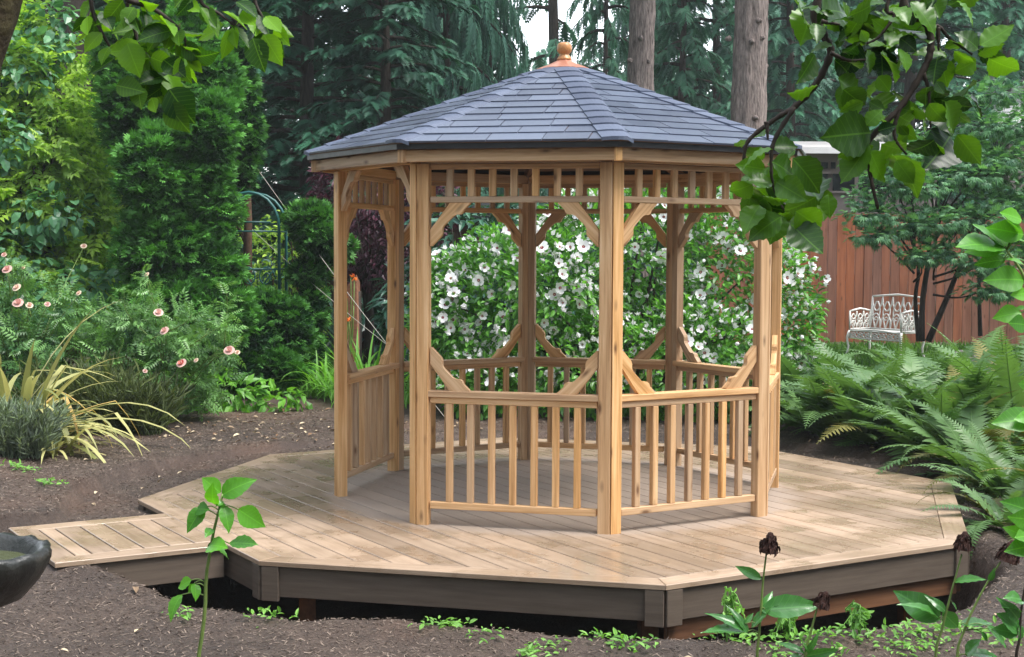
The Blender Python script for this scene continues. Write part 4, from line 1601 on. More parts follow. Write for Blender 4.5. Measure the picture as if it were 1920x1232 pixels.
ay = 15.6
ab = G(355, 742, 0.0)
ab = (P(340, 700, ay)[0], ay)
arborvitae('arborvitae_column', 'tall cloud clipped green arborvitae column beside the golden shrub', ab,
           [lob(330, 170, 15.7, 95, 120, ab), lob(250, 200, 15.8, 75, 130, ab), lob(395, 250, 15.2, 70, 95, ab), lob(300, 330, 15.2, 95, 110, ab), lob(400, 380, 15.3, 60, 90, ab),
            lob(310, 470, 15.3, 110, 100, ab), lob(395, 500, 15.2, 75, 75, ab), lob(330, 570, 15.2, 120, 80, ab), lob(420, 590, 15.0, 70, 80, ab), lob(350, 680, 15.4, 110, 70, ab), lob(255, 120, 16, 85, 110, ab), lob(350, 95, 16, 85, 100, ab), lob(400, 170, 15.8, 65, 90, ab)],
           900, 34, .078)
ab = (P(462, 700, 17.0)[0], 17.0)
arborvitae('arborvitae_column', 'narrow green arborvitae column close behind the cloud clipped one', ab,
           [lob(445, 150, 17, 45, 95, ab), lob(462, 235, 17, 32, 100, ab), lob(448, 320, 17, 34, 60, ab), lob(415, 430, 17, 34, 100, ab), lob(410, 560, 17, 36, 100, ab)], 210, 32, .078)
ab = (P(585, 700, 16.2)[0], 16.2)
arborvitae('arborvitae_ball', 'round headed clipped arborvitae beside the green garden arch', ab,
           [lob(583, 415, 16.2, 52, 50, ab), lob(600, 450, 16.1, 50, 48, ab), lob(630, 465, 16.3, 38, 42, ab), lob(578, 510, 16.2, 36, 42, ab), lob(580, 580, 16.2, 40, 60, ab), lob(575, 660, 16.1, 42, 55, ab)], 260, 32, .076)
ab = (P(500, 700, 15.6)[0], 15.6)
arborvitae('clipped_hedge', 'low clipped green hedge below the garden arch', ab,
           [lob(500, 590, 15.6, 62, 60, ab), lob(470, 640, 15.4, 60, 75, ab), lob(540, 620, 15.7, 60, 75, ab), lob(505, 690, 15.5, 80, 55, ab), lob(440, 690, 15.2, 60, 50, ab)], 260, 32, .076)

# garden arch
ay = 16.5
L0, R0 = P(437, 600, ay)[0], P(514, 600, ay)[0]
zt = P(470, 362, ay)[2]
arch = thing('garden_arch', 'dark green metal garden arch between clipped arborvitae', 'arch', ((L0 + R0) / 2, ay, gz(L0, ay)))
aw = (R0 - L0) / 2 + .10
zt -= gz(L0, ay)
for yy in (-.25, .25):
    m = MB()
    pts = [(-aw, yy, 0), (-aw, yy, zt - aw * 1.15)] + [(-aw * math.cos(t), yy, zt - aw * 1.15 + aw * 1.15 * math.sin(t)) for t in np.linspace(.25, PI - .25, 9)] + [(aw, yy, zt - aw * 1.15), (aw, yy, 0)]
    m.tube(pts, .018, 7)
    m.build('hoop', 'arch_metal', arch)
for k in range(4):
    zz = zt - aw * 1.15 - .05 - k * .42
    for yy in (-.25,):
        m = MB(); m.tube([(-aw, yy, zz), (aw, yy, zz)], .011, 6); m.build('crossbar', 'arch_metal', arch)
    for s in (-1, 1):
        m = MB(); m.tube([(s * aw, -.25, zz), (s * aw, .25, zz)], .011, 6); m.build('crossbar', 'arch_metal', arch)
m = MB(); m.tube([(-aw * .7, -.25, zt - .33), (aw * .72, -.25, zt - .33)], .010, 6); m.build('crossbar', 'arch_metal', arch)
m = MB()
for s in (-1, 1):
    a = np.linspace(0, 9, 26)
    m.tube(np.c_[s * (.10 + .10 * np.cos(a) * (1 - a / 12)), np.full(26, .25), zt - .95 + .13 * np.sin(a) * (1 - a / 12)], .009, 5)
    m.tube(curve([(0, .25, zt - 1.5), (s * .16, .25, zt - 1.3), (s * .05, .25, zt - 1.1), (s * .2, .25, zt - .85)], 12), .009, 5)
m.build('scrollwork', 'arch_metal', arch)

# yellow green shrub behind arch
q = P(545, 420, 18.0)
bush('golden_shrub', 'yellow green shrub behind the green garden arch', 'shrub', (q[0], q[1]), [((0, 0, 1.35), (.55, .45, .6)), ((-.5, 0, 1.1), (.5, .4, .6)), ((-.2, 0, .6), (.7, .5, .6)), ((-.75, 0, 1.5), (.35, .3, .35))],
     2400, LEAF, .085, 'leaf_golden', 'dead_twig', nst=22, depth=.5)

# big golden shrub and vine on the far left
bx_ = (P(95, 700, 16.6)[0], 16.6)
gl = [lob(60, 180, 16.6, 100, 120, bx_), lob(110, 300, 16.4, 95, 100, bx_), lob(40, 380, 16.3, 100, 120, bx_), lob(150, 420, 16.5, 80, 90, bx_), lob(80, 520, 16.2, 110, 90, bx_), lob(175, 330, 16.8, 50, 80, bx_),
      lob(-60, 300, 16.4, 120, 160, bx_), lob(-40, 520, 16.2, 120, 120, bx_), lob(30, 90, 16.8, 70, 70, bx_), lob(200, 480, 16.6, 60, 60, bx_)]
bush('golden_shrub', 'big golden leaved elder shrub left of the tall arborvitae', 'shrub', bx_, gl, 3300, T_pinnate(4, .26), .27, 'leaf_golden', 'dead_twig', nst=50, r0=.03, depth=.55, droop=.55, lump=.2, inside_ok=.04, tint=(.2, 1.0))
bx2 = (P(30, 700, 15.9)[0], 15.9)
bush('climbing_vine', 'blue green broad leaved vine climbing through the golden shrub', 'vine', bx2,
     [lob(40, 120, 16.2, 60, 60, bx2), lob(100, 60, 16.5, 50, 60, bx2), lob(10, 260, 15.9, 60, 60, bx2), lob(100, 400, 15.9, 80, 50, bx2), lob(40, 480, 15.8, 70, 60, bx2), lob(160, 545, 15.6, 80, 50, bx2), lob(60, 590, 15.4, 110, 50, bx2), lob(-50, 420, 15.8, 70, 130, bx2)],
     1900, T_leaf(.8, .08, .2), .13, 'leaf_vine', nst=16, depth=.5, droop=.5)

# ------------------------------------------------------------------ rose bushes
def rose_mesh(name, mats, seed):
    rr = np.random.default_rng(seed)
    m = MB()
    for ring, (n_, r, z, tilt) in enumerate(((3, .30, .62, .2), (5, .62, .42, .55), (6, .95, .18, 1.0))):
        for k in range(n_):
            a = k * 2 * PI / n_ + ring * .5 + rr.uniform(-.2, .2)
            c_, s_ = math.cos(a), math.sin(a)
            w = r * .75
            V = []
            for t, rr_, zz in ((0, .05, .0), (.5, r * .6, z * .5 + .1), (1, r * (.7 + .3 * tilt), z + .25 * (1 - tilt) + rr.uniform(-.05, .05))):
                for u in (-1, 0, 1):
                    ww = w * (.3 + .7 * t) * (1 - .25 * (t == 1))
                    V.append((c_ * rr_ * (1 - .18 * abs(u)) - s_ * u * ww, s_ * rr_ * (1 - .18 * abs(u)) + c_ * u * ww, zz + (-.04 * abs(u))))
            m.raw(V, [(i * 3 + j, (i + 1) * 3 + j, (i + 1) * 3 + j + 1, i * 3 + j + 1) for i in range(2) for j in range(2)], rr.uniform(.1, .9), min(ring, len(mats) - 1) if ring < 2 else 0, True)
    return m.mesh(name, mats)


ROSE = {'pink': rose_mesh('bloom', ['petal_pink', 'petal_pink'], 1), 'coral': rose_mesh('bloom', ['petal_pink', 'petal_coral'], 2), 'cream': rose_mesh('bloom', ['petal_cream', 'petal_pink'], 3)}


def rose_bush(label, base, lobes, n, blooms, canes):
    o, p, nn = bush('rose_bush', label, 'bush', base, lobes, n, PINN, .15, 'leaf_rose', 'stem_green', nst=40, r0=.008, depth=1.0, droop=.15, lump=.35, jit=1.2)
    b = np.array(o.location)
    for px, py, y, sz, kd in blooms:
        q = P(px, py, y) - b
        d = norm(np.array([U(-.4, .4), -.6, .6]))
        B = basis(norm(np.cross(d, (1, .2, .1))), d)
        put('bloom', ROSE[kd], o, Matrix([[*B[0], q[0]], [*B[1], q[1]], [*B[2], q[2]], [0, 0, 0, 1]]) @ Matrix.Scale(sz * .6, 4))
        m = MB()
        m.tube(curve([(U(-.1, .1), 0, .05), q * .6 + np.array([0, .05, .15]), q - d * .01], 6), np.linspace(.008, .003, 6), 4)
        m.build('cane', 'stem_green', o)
    for cane in canes:
        pts = np.array([P(*c_) - b for c_ in cane])
        m = MB()
        cv = curve(pts, 10)
        m.tube(cv, np.linspace(.007, .002, 10), 4, .5, 0)
        k = np.repeat(np.arange(2, 10), 3)
        d = norm(rnd_dir(len(k)) + np.array([0, -.3, .2]))
        m.scatter(PINN, cv[k], basis(d, norm(rnd_dir(len(k)) * .5 + np.array([0, 0, 1]))), U(.08, .15, len(k)), U(.4, 1, len(k)), 1)
        m.build('cane', ['stem_green', 'leaf_rose'], o)
    return o


b1 = (P(30, 800, 13.4)[0], 13.4)
rose_bush('sprawling rose bush with peach pink blooms behind the yellow iris leaves', b1,
          [lob(30, 560, 13.4, 70, 55, b1), lob(110, 590, 13.4, 70, 45, b1), lob(170, 600, 13.6, 60, 40, b1), lob(-60, 580, 13.4, 80, 70, b1), lob(60, 640, 13.3, 110, 50, b1), lob(0, 700, 13.3, 110, 60, b1)], 900,
          [(14, 506, 13.0, .085, 'pink'), (32, 540, 12.9, .075, 'cream'), (34, 569, 12.9, .09, 'pink'), (44, 502, 13.2, .05, 'cream'), (55, 573, 13.0, .06, 'cream'), (89, 571, 13.0, .05, 'pink'), (148, 550, 13.2, .05, 'cream'), (157, 462, 15, .06, 'cream'), (8, 478, 13.3, .05, 'pink'), (-30, 530, 13, .08, 'pink')],
          [((20, 600, 13.2), (25, 540, 13.2), (20, 480, 13.1)), ((60, 600, 13.2), (45, 540, 13.2), (35, 492, 13.1))])
b2 = (P(310, 790, 13.6)[0], 13.6)
rose_bush('open rose bush with pale and coral blooms in front of the clipped hedge', b2,
          [lob(270, 610, 13.6, 80, 45, b2), lob(350, 640, 13.5, 80, 55, b2), lob(300, 690, 13.5, 100, 55, b2), lob(390, 620, 13.6, 50, 40, b2), lob(420, 650, 13.5, 35, 35, b2), lob(220, 660, 13.6, 80, 50, b2), lob(370, 720, 13.5, 60, 45, b2)], 950,
          [(297, 587, 13.1, .08, 'pink'), (309, 621, 13.0, .08, 'pink'), (341, 682, 12.9, .085, 'coral'), (430, 658, 12.9, .09, 'pink'), (445, 661, 13.0, .045, 'cream'), (368, 676, 13, .045, 'cream'), (276, 515, 13.4, .045, 'cream'), (272, 696, 13, .04, 'pink')],
          [((340, 660, 13.2), (400, 620, 13.1), (427, 613, 13.1)), ((420, 650, 13.2), (426, 580, 13.2), (424, 535, 13.2)), ((330, 640, 13.3), (285, 560, 13.3), (272, 510, 13.3)), ((300, 650, 13.3), (240, 590, 13.3), (232, 540, 13.4)), ((250, 650, 13.3), (340, 610, 13.2), (360, 590, 13.2))])

# heath-like airy perennials
def airy(name, label, cat, px, py0, y, wpx, hpx, leaf, n, ln=.16, w=.05, group=None):
    b = (P(px, 700, y)[0], y)
    z0 = gz(*b)
    o = thing(name, label, cat, (*b, z0), 0, group)
    s = y / F
    m = MB()
    k = n // 14
    fan = rnd_dir(k) * np.array([.75, .75, .2]) + np.array([0, 0, 1.0])
    fan = norm(fan)
    L = hpx * s * U(.6, 1.15, k)
    roots = np.c_[U(-wpx, wpx, k) * s, U(-wpx, wpx, k) * s * .7, np.zeros(k)]
    for i in range(k):
        e = roots[i] + fan[i] * L[i]
        m.tube(curve([roots[i], roots[i] * .5 + e * .5 + np.array([0, 0, .05]), e], 5), np.linspace(.005, .002, 5), 3, .4, 0, cap=False)
    kk = np.repeat(np.arange(k), 14)
    t = U(.15, 1, len(kk))
    p = roots[kk] + fan[kk] * (L[kk] * t)[:, None]
    d = norm(fan[kk] + .7 * rnd_dir(len(kk)))
    m.scatter(T_simple(w / ln, .02, .1), p, basis(d, rnd_dir(len(kk))), ln * U(.6, 1.2, len(kk)), U(0, 1, len(kk)))
    m.build('foliage', leaf, o)
    return o


airy('heath_plant', 'olive brown feathery heath plant in front of the roses', 'plant', 160, 0, 12.9, 75, 120, 'leaf_heath', 3600, .14, .018)
airy('heath_plant', 'arching brown tipped heath plant at the edge of the soil', 'plant', 245, 0, 12.7, 60, 95, 'leaf_heath', 2800, .16, .018)
airy('lavender_plant', 'grey green lavender clump at the edge of the soil bank', 'plant', 20, 0, 10.6, 65, 95, 'leaf_grey', 4200, .12, .012)
airy('lavender_plant', 'small grey green lavender clump under the iris leaves', 'plant', 95, 0, 11.6, 45, 55, 'leaf_grey', 2200, .1, .012)
q = (P(420, 740, 14.3)[0], 14.3)
bush('border_plant', 'low broad leaved border plant at the foot of the hedge', 'plant', q, [((0, 0, .16), (.35, .25, .2)), ((.5, .1, .1), (.3, .2, .14)), ((-.3, -.2, .12), (.3, .2, .18))], 330, T_leaf(.5, .1, .3), .14, 'leaf_daylily', 'stem_green', nst=8, r0=.006, depth=.6)

# ------------------------------------------------------------------ strap leaved clumps
def strap_mesh(name, L, w, bend, leaf, seed, fold=.25, kink=False):
    rr = np.random.default_rng(seed)
    n = 9
    m = MB()
    V = []
    a = rr.uniform(.05, .35)
    p = np.array([0, 0.0])
    for i in range(n):
        t = i / (n - 1)
        ww = w * (.55 + .45 * math.sin(min(1, t * 1.6 + .25) * PI / 2)) * (1 - max(0, t - .55) / .45) ** .7 + .0008
        V += [(-ww / 2, p[0], p[1] + fold * ww / 2), (0, p[0], p[1]), (ww / 2, p[0], p[1] + fold * ww / 2)]
        a += bend / (n - 1) * (.4 + 1.3 * t)
        if kink and i == 5: a += 1.0
        p = p + np.array([math.sin(a), math.cos(a)]) * L / (n - 1)
    f = [(i * 3 + j, i * 3 + j + 1, i * 3 + j + 4, i * 3 + j + 3) for i in range(n - 1) for j in range(2)]
    m.raw(V, f, rr.uniform(.2, .9), 0, True)
    return m.mesh(name, leaf)


IRIS = [strap_mesh('strap_leaf', 1.0, .052, b, 'leaf_iris', i, kink=(i == 3)) for i, b in enumerate((.5, .9, 1.3, .7, 1.7))]
IRISD = [strap_mesh('strap_leaf', .9, .034, b, 'leaf_iris_dry', i + 9, kink=True) for i, b in enumerate((.8, 1.4))]
DAYL = [strap_mesh('strap_leaf', .7, .024, b, 'leaf_daylily', i + 20) for i, b in enumerate((.5, 1.0, 1.6, 2.1))]


def strap_clump(name, label, cat, base, n, meshes, sc, lean=.5, spread=.16, az=None):
    b = (base[0], base[1], gz(*base) - .02)
    o = thing(name, label, cat, b)
    for i in range(n):
        a = U(0, 2 * PI) if az is None else U(*az)
        r = U(0, spread)
        s = sc * U(.6, 1.15)
        mt = Matrix.Translation((r * math.cos(a + .8), r * math.sin(a + .8), 0)) @ Matrix.Rotation(a - PI / 2, 4, 'Z') @ Matrix.Rotation(-U(0.02, lean), 4, 'X') @ Matrix.Scale(s, 4)
        put('strap_leaf', meshes[R_.integers(len(meshes))], o, mt)
    return o


strap_clump('iris_clump', 'clump of yellowed strap shaped iris leaves above the lavender', 'plant', (P(10, 830, 11.6)[0], 11.6), 60, IRIS + IRIS[:3] + IRISD, 1.3, 1.1, .24)
strap_clump('iris_clump', 'yellow iris clump whose long leaves lean out over the bare soil', 'plant', (P(25, 830, 11.2)[0], 11.2), 34, IRIS + IRISD[:1], 1.1, 1.2, .2, (-1.2, 1.1))
strap_clump('iris_clump', 'low yellowing iris clump flopping over the soil bank', 'plant', (P(75, 850, 10.9)[0], 10.9), 30, IRIS, .55, 1.3, .2, (-1.6, .5))
strap_clump('daylily_clump', 'bright green daylily clump seen through the gazebo entrance', 'plant', (P(690, 700, 15.2)[0], 15.2), 130, DAYL, 1.15, .6, .40)
strap_clump('daylily_clump', 'bright green daylily clump between the round arborvitae and the post', 'plant', (P(612, 700, 15.5)[0], 15.5), 70, DAYL, 1.0, .6, .25)
strap_clump('daylily_clump', 'small green daylily clump behind the back left railing', 'plant', (P(765, 700, 14.8)[0], 14.8), 50, DAYL, .9, .6, .25)
m = MB()
o = thing('lily_plant', 'orange lily with thin stems above the daylily leaves', 'plant', (P(648, 700, 15.9)[0], 15.9, gz(-1.8, 15.9)))
for k in range(7):
    t = np.array([U(-.12, .16), U(-.1, .1), U(.75, 1.25)])
    m.tube(curve([(0, 0, 0), t * .5 + np.array([.03, 0, .1]), t], 5), .006, 4, .5, 0)
    if k < 3: m.scatter(T_simple(.5, .1, .3), np.repeat(t[None], 6, 0), basis(norm(rnd_dir(6) + np.array([0, -.2, .4])), rnd_dir(6)), .06, .5, 1)
m.build('stems', ['stem_green', 'petal_orange'], o)

# split log stacked near the plum
o = thing('split_log', 'orange split log leaning behind the gazebo post', 'log', (*P(652, 620, 17.2)[:2], gz(-1.9, 17.2)))
m = MB()
m.raw([(-.12, 0, 0), (.12, 0, 0), (.13, .3, 0), (-.12, .3, 0), (-.09, .05, .98), (.10, .02, 1.22), (.12, .25, 1.12), (-.07, .25, .9)], [(0, 3, 2, 1), (4, 5, 6, 7), (0, 1, 5, 4), (1, 2, 6, 5), (2, 3, 7, 6), (3, 0, 4, 7)])
m.build('wood', 'cut_wood', o)
m = MB(); m.tube([(.0, .22, -.02), (0, .22, .6), (.02, .2, 1.02)], [.15, .14, .12], 9); m.build('bark', 'bark_dark', o)

# cords stretched across the garden
for (a, b, lab) in (((478, 310, 17.6), (840, 790, 13.4), 'pale cord slanting down from the narrow arborvitae column'), ((440, 400, 17.9), (800, 705, 14.0), 'pale cord slanting down past the green garden arch')):
    A, B_ = P(*a), P(*b)
    B_[2] = max(B_[2], gz(B_[0], B_[1]) + .02)
    m = MB(); m.tube(np.linspace(A, B_, 12) - np.array([0, 0, .05]) * np.sin(np.linspace(0, PI, 12))[:, None], .0032, 5)
    tag(m.build('guy_cord', 'cord'), lab, 'cord')

# ------------------------------------------------------------------ japanese maple
my = 17.8
mx_ = P(1730, 620, my)[0]
mp = thing('maple_tree', 'spreading japanese maple in layered tiers beside the white bench', 'tree', (mx_, my, gz(mx_, my) - .03))
bz = np.array([mx_, my, gz(mx_, my) - .03])
wd, fo = MB(), MB()
trunks = [[(1728, 640), (1730, 560), (1742, 470), (1735, 380)], [(1740, 640), (1775, 560), (1800, 500), (1850, 400)], [(1722, 640), (1716, 560), (1722, 500), (1700, 420)], [(1835, 480), (1836, 560), (1838, 630)]]
for i, tr in enumerate(trunks):
    pts = np.array([P(px, py, my + (.1 * i)) - bz for px, py in tr])
    if i == 3: pts = pts[::-1]
    wd.tube(curve(pts, 10), np.linspace(.042, .022, 10) if i < 2 else np.linspace(.03, .018, 10), 7)
tiers = []
for px, py, w_, h_, dy in ((1640, 400, 70, 26, -.4), (1700, 350, 95, 30, -.2), (1800, 330, 120, 32, .0), (1880, 300, 110, 34, .1), (1760, 270, 100, 30, .3), (1850, 235, 90, 30, .2), (1690, 300, 70, 26, -.2), (1640, 440, 60, 22, -.5),
                           (1720, 420, 95, 28, -.3), (1820, 410, 115, 30, -.2), (1900, 380, 100, 30, -.1), (1770, 470, 75, 24, -.4), (1850, 490, 85, 26, -.4), (1905, 460, 80, 28, -.2), (1790, 200, 70, 26, .4), (1870, 175, 70, 26, .4), (1960, 330, 100, 60, 0),
                           (1725, 480, 50, 20, -.5), (1860, 540, 60, 24, -.5), (1620, 370, 40, 18, -.3), (1665, 330, 50, 20, -.3), (1940, 230, 90, 50, .3), (1610, 300, 40, 20, .3)):
    c_ = P(px, py, my + dy) - bz
    s = my / F
    tiers.append((c_, (w_ * s, w_ * s * .8, h_ * s)))
p_, n_ = leaves_on(fo, tiers, 6600, PALM, .09, depth=.8, droop=.25, jit=.8, upn=2.2, tint=(.15, 1.0), lump=.2, inside_ok=.6)
for c_, r in tiers:
    t = curve(trunks and [np.array([0, 0, .55 + .42 * c_[2]]) + np.array([.12 * np.sign(c_[0]), 0, 0]), c_ * .55 + np.array([0, 0, .25 * c_[2] + .1]), c_], 7)
    wd.tube(t, np.linspace(.016, .005, 7), 5)
fo.build('crown', 'leaf_maple', mp)
wd.build('trunk', 'bark_dark', mp)

# low mound of soil and rocks behind the ferns
for px, py, y, r, lab in ((1505, 610, 18.6, .22, 'grey rock lying beside the flowering bush'), (1830, 640, 18.4, .30, 'dark rock on the soil mound under the maple')):
    q = P(px, py, y)
    bm = bmesh.new()
    bmesh.ops.create_icosphere(bm, subdivisions=3, radius=r)
    for v in bm.verts:
        k = 1 + .18 * float(wob(np.array(v.co.x * 9), np.array(v.co.y * 8 + v.co.z * 7)))
        v.co = Vector((v.co.x * k * 1.3, v.co.y * k, v.co.z * k * .6))
    me = bpy.data.meshes.new('rock'); bm.to_mesh(me); bm.free(); me.materials.append(M['rock'])
    o = bpy.data.objects.new('rock', me); o.location = (q[0], y, gz(q[0], y) + r * .3); link(o)
    tag(o, lab, 'rock')

# ------------------------------------------------------------------ sword ferns
def frond_mesh(seed, leaf, L=1.0, arch=1.0):
    rr = np.random.default_rng(seed)
    m = MB()
    n = 30
    a = rr.uniform(.15, .4)
    p = np.array([0., 0.])
    sp, tg = [], []
    for i in range(n + 1):
        sp.append(p.copy()); tg.append(a)
        a += arch * (1.15 / n) * (.5 + 1.2 * i / n)
        p = p + np.array([math.sin(a), math.cos(a)]) * L / n
    V, f = [], []
    sway = rr.uniform(-.08, .08)
    pos3 = [np.array([sway * (i / n) ** 2, q[0], q[1]]) for i, q in enumerate(sp)]
    for i in range(3, n + 1):
        t = (i - 3) / (n - 3)
        ln = .155 * L * (math.sin(min(1, t * 3.2 + .35) * PI / 2)) * (1 - t ** 2.2) + .006
        for s in (-1, 1):
            q = pos3[i]
            fw = np.array([0, math.sin(tg[i]), math.cos(tg[i])])
            up = np.array([0, -math.cos(tg[i]), math.sin(tg[i])])
            l_ = ln * rr.uniform(.88, 1.08)
            d = norm(np.array([s, 0, 0]) + fw * (.35 + .3 * t) - up * rr.uniform(-.05, .25))
            w = l_ * .13 + .0045
            k = len(V)
            V += [q - fw * w * .9, q + fw * w * .9, q + d * l_ * .55 + fw * w * .75, q + d * l_ * .55 - fw * w * .6, q + d * l_ + fw * w * .2]
            f += [(k, k + 1, k + 2, k + 3) if s < 0 else (k + 3, k + 2, k + 1, k), (k + 3, k + 2, k + 4) if s < 0 else (k + 4, k + 2, k + 3)]
    m.raw(V, f, rr.uniform(.2, .8))
    m.tube(np.array(pos3)[::3], np.linspace(.006, .0015, len(pos3[::3])), 4, .9, 0, cap=False)
    return m.mesh('frond', leaf)


FR = [frond_mesh(i, 'leaf_fern', 1.0, a) for i, a in enumerate((.55, .8, 1.05, 1.3, 1.6, .9))]
FRO = [frond_mesh(30 + i, 'leaf_fern_old', 1.0, a) for i, a in enumerate((.9, 1.5))]


def fern(label, px, y, size, n=26, old=2, group=None, x=None):
    x = P(px, 700, y)[0] if x is None else x
    o = thing('sword_fern', label, 'fern', (x, y, gz(x, y) - .02), 0, group)
    for i in range(n):
        a = i * 2.399 + U(-.3, .3)
        lean = U(-.05, .6) if i % 3 else U(.4, 1.05)
        me = (FRO if i >= n - old else FR)
        mt = Matrix.Translation((.05 * math.cos(a), .05 * math.sin(a), .0)) @ Matrix.Rotation(a - PI / 2, 4, 'Z') @ Matrix.Rotation(-lean, 4, 'X') @ Matrix.Rotation(U(-.25, .25), 4, 'Y') @ Matrix.Scale(size * U(.75, 1.12), 4)
        put('frond', me[R_.integers(len(me))], o, mt)
    return o


gf = 'sword ferns massed behind the deck'
for px, y, sz, n, fl in ((1530, 13.7, 1.25, 34, 'tall fern nestled against the white flowering bush'), (1640, 13.1, 1.12, 36, 'tall fern whose fronds rise in front of the white bench'),
                     (1765, 13.4, 1.3, 36, 'largest fern with upright fronds below the maple trunks'), (1890, 13.2, 1.3, 34, 'broad fern below the drooping end of the maple'),
                     (1555, 12.7, 1.1, 30, 'arching fern beside the right gazebo post'), (1700, 12.3, 1.2, 34, 'fern spreading over the back edge of the deck'),
                     (1830, 11.9, 1.2, 34, 'fern beside the back right corner of the deck'), (1920, 11.5, 1.2, 30, 'fern behind the bright green leafy sapling'),
                     (1600, 14.7, .95, 28, 'fern in the back row nearest the bench legs'), (1715, 14.9, 1.05, 28, 'fern in the back row before the maple trunks'),
                     (1845, 14.9, 1.2, 28, 'fern in the back row near the dark rock'), (1490, 14.6, 1.0, 24, 'smaller fern under the edge of the flowering bush'),
                     (1990, 12.8, 1.3, 28, 'fern at the end of the bank beyond the deck corner'), (1620, 12.25, .95, 28, 'low fern whose tips touch the deck boards'), (1770, 11.4, .95, 28, 'low fern close against the right back deck edge')):
    fern(fl, px, y, sz, n, 2, gf)
fern('fern with browning fronds close beside the right end of the deck', None, 10.7, 1.0, 30, 5, gf, x=3.42)
fern('fern hanging over the ditch at the right corner of the deck', None, 9.75, .75, 28, 4, gf, x=3.33)
fern('yellowing fern near the dried seed heads by the deck corner', None, 8.95, .6, 22, 6, gf, x=3.08)
fern('fern on the bank just outside the right corner of the deck', None, 9.2, .9, 26, 3, gf, x=3.75)

# ------------------------------------------------------------------ leaf meshes for near plants (length 1 along Y)
def big_leaf(name, mat, seed, wmax=.30, curl=.25, fold=.3, wave=.03, serr=.012, shape=.85):
    rr = np.random.default_rng(seed)
    n = 16
    V, f = [], []
    tw = rr.uniform(-.35, .35)
    for i in range(n + 1):
        t = (i / n) ** .92
        w = wmax * (math.sin(PI * t ** shape) ** .9) * (1 - .35 * t ** 5) + .003
        w *= 1 + serr / wmax * (1 if i % 2 else -1) * (t < .93)
        z = -curl * t * t
        ph = rr.uniform(-1, 1)
        for k, x in enumerate((-w, -w * .5, 0, w * .5, w)):
            zz = z + abs(x) * fold + (wave * math.sin(i * 1.9 + k + seed) if abs(x) > w * .8 else 0)
            V.append((x * math.cos(tw * t) , t, zz + x * math.sin(tw * t)))
    for i in range(n):
        for k in range(4):
            a = i * 5 + k
            f.append((a, a + 1, a + 6, a + 5))
    m = MB()
    m.raw(V, f, .5, 0, True)
    return m.mesh(name, mat)


def leaf_obj(me, parent, base, tip, wsc=1.0, roll=None, face=None):
    """base, tip in the parent's frame; face = preferred normal"""
    d = tip - base
    L = float(np.linalg.norm(d))
    fn_ = np.array([0, -.75, .65]) if face is None else np.asarray(face, float)
    fn_ = norm(fn_ + .55 * rnd_dir(1)[0])
    B = basis(d, fn_)
    return put('leaf', me, parent, Matrix([[B[0][0] * L * wsc, B[0][1] * L, B[0][2] * L, base[0]], [B[1][0] * L * wsc, B[1][1] * L, B[1][2] * L, base[1]], [B[2][0] * L * wsc, B[2][1] * L, B[2][2] * L, base[2]], [0, 0, 0, 1]]))


BL = [big_leaf('leaf', 'leaf_branch', i, w_, c_, f_) for i, (w_, c_, f_) in enumerate(((.30, .2, .3), (.33, .35, .2), (.27, .1, .45), (.31, .3, .35), (.29, -.1, .25)))]
BL2 = [big_leaf('leaf', 'leaf_bright', 60 + i, w_, c_, f_, .015) for i, (w_, c_, f_) in enumerate(((.30, .2, .3), (.33, .35, .2), (.27, .1, .45), (.29, -.1, .25)))]
SLF = [big_leaf('leaf', 'leaf_sapling', 20 + i, .27, c_, .25, .02, .006) for i, c_ in enumerate((.15, .35, .5))]
RLF = [big_leaf('leaf', 'leaf_sapling', 40 + i, .25, c_, .2, .01, .0) for i, c_ in enumerate((.1, .25))]
PLF = [big_leaf('leaf', 'leaf_peony', 30 + i, w_, c_, .35, .015, .0, .8) for i, (w_, c_) in enumerate(((.16, .2), (.19, .35), (.14, .5), (.2, .1)))]

# ------------------------------------------------------------------ overhanging tree on the left
ty = 4.0
tb = np.array([-2.15, ty + .1, gz(-2.15, ty + .1)])
lt = thing('overhanging_tree', 'leaning mossy trunked tree whose leafy twigs hang before the arborvitae', 'tree', tb)
m = MB()
trk = curve([tb, P(-190, 560, ty + .1), P(-82, 180, ty), P(-20, 0, ty), P(90, -260, ty), P(260, -420, ty + .1)], 18)
m.tube(trk - tb, np.linspace(.13, .05, 18) * (1 + .05 * np.sin(np.arange(18) * 2.1)), 14)
m.tube(curve([P(90, -260, ty), P(330, -230, ty), P(560, -170, ty + .1)], 8) - tb, np.linspace(.05, .018, 8), 8)
m.build('trunk', 'bark_moss', lt)
tlb = [[(230, -235), (236, -100), (239, 0), (252, 51), (259, 85), (273, 143), (273, 177)], [(150, -240), (160, -100), (170, 0), (181, 41), (205, 85), (218, 102)], [(330, -230), (360, -90), (375, 0), (409, 24), (440, 48)],
       [(440, -205), (465, -90), (477, 0), (491, 31), (501, 61)], [(252, 51), (290, 70), (330, 110)], [(239, 0), (290, 18), (340, 60), (352, 100)], [(259, 85), (300, 130), (322, 160)]]
tpts = []
for k, br in enumerate(tlb):
    dd = ty + .12 * math.sin(k * 2.1)
    pts = np.array([P(px, py, dd) for px, py in br]) - tb
    cv = curve(pts, 14)
    m = MB(); m.tube(cv, np.linspace(.009, .003, 14) if len(br) > 3 else np.linspace(.004, .002, 14), 6); m.build('branch', 'twig', lt)
    tpts += [(k, c_) for c_ in cv]
s_ = ty / F
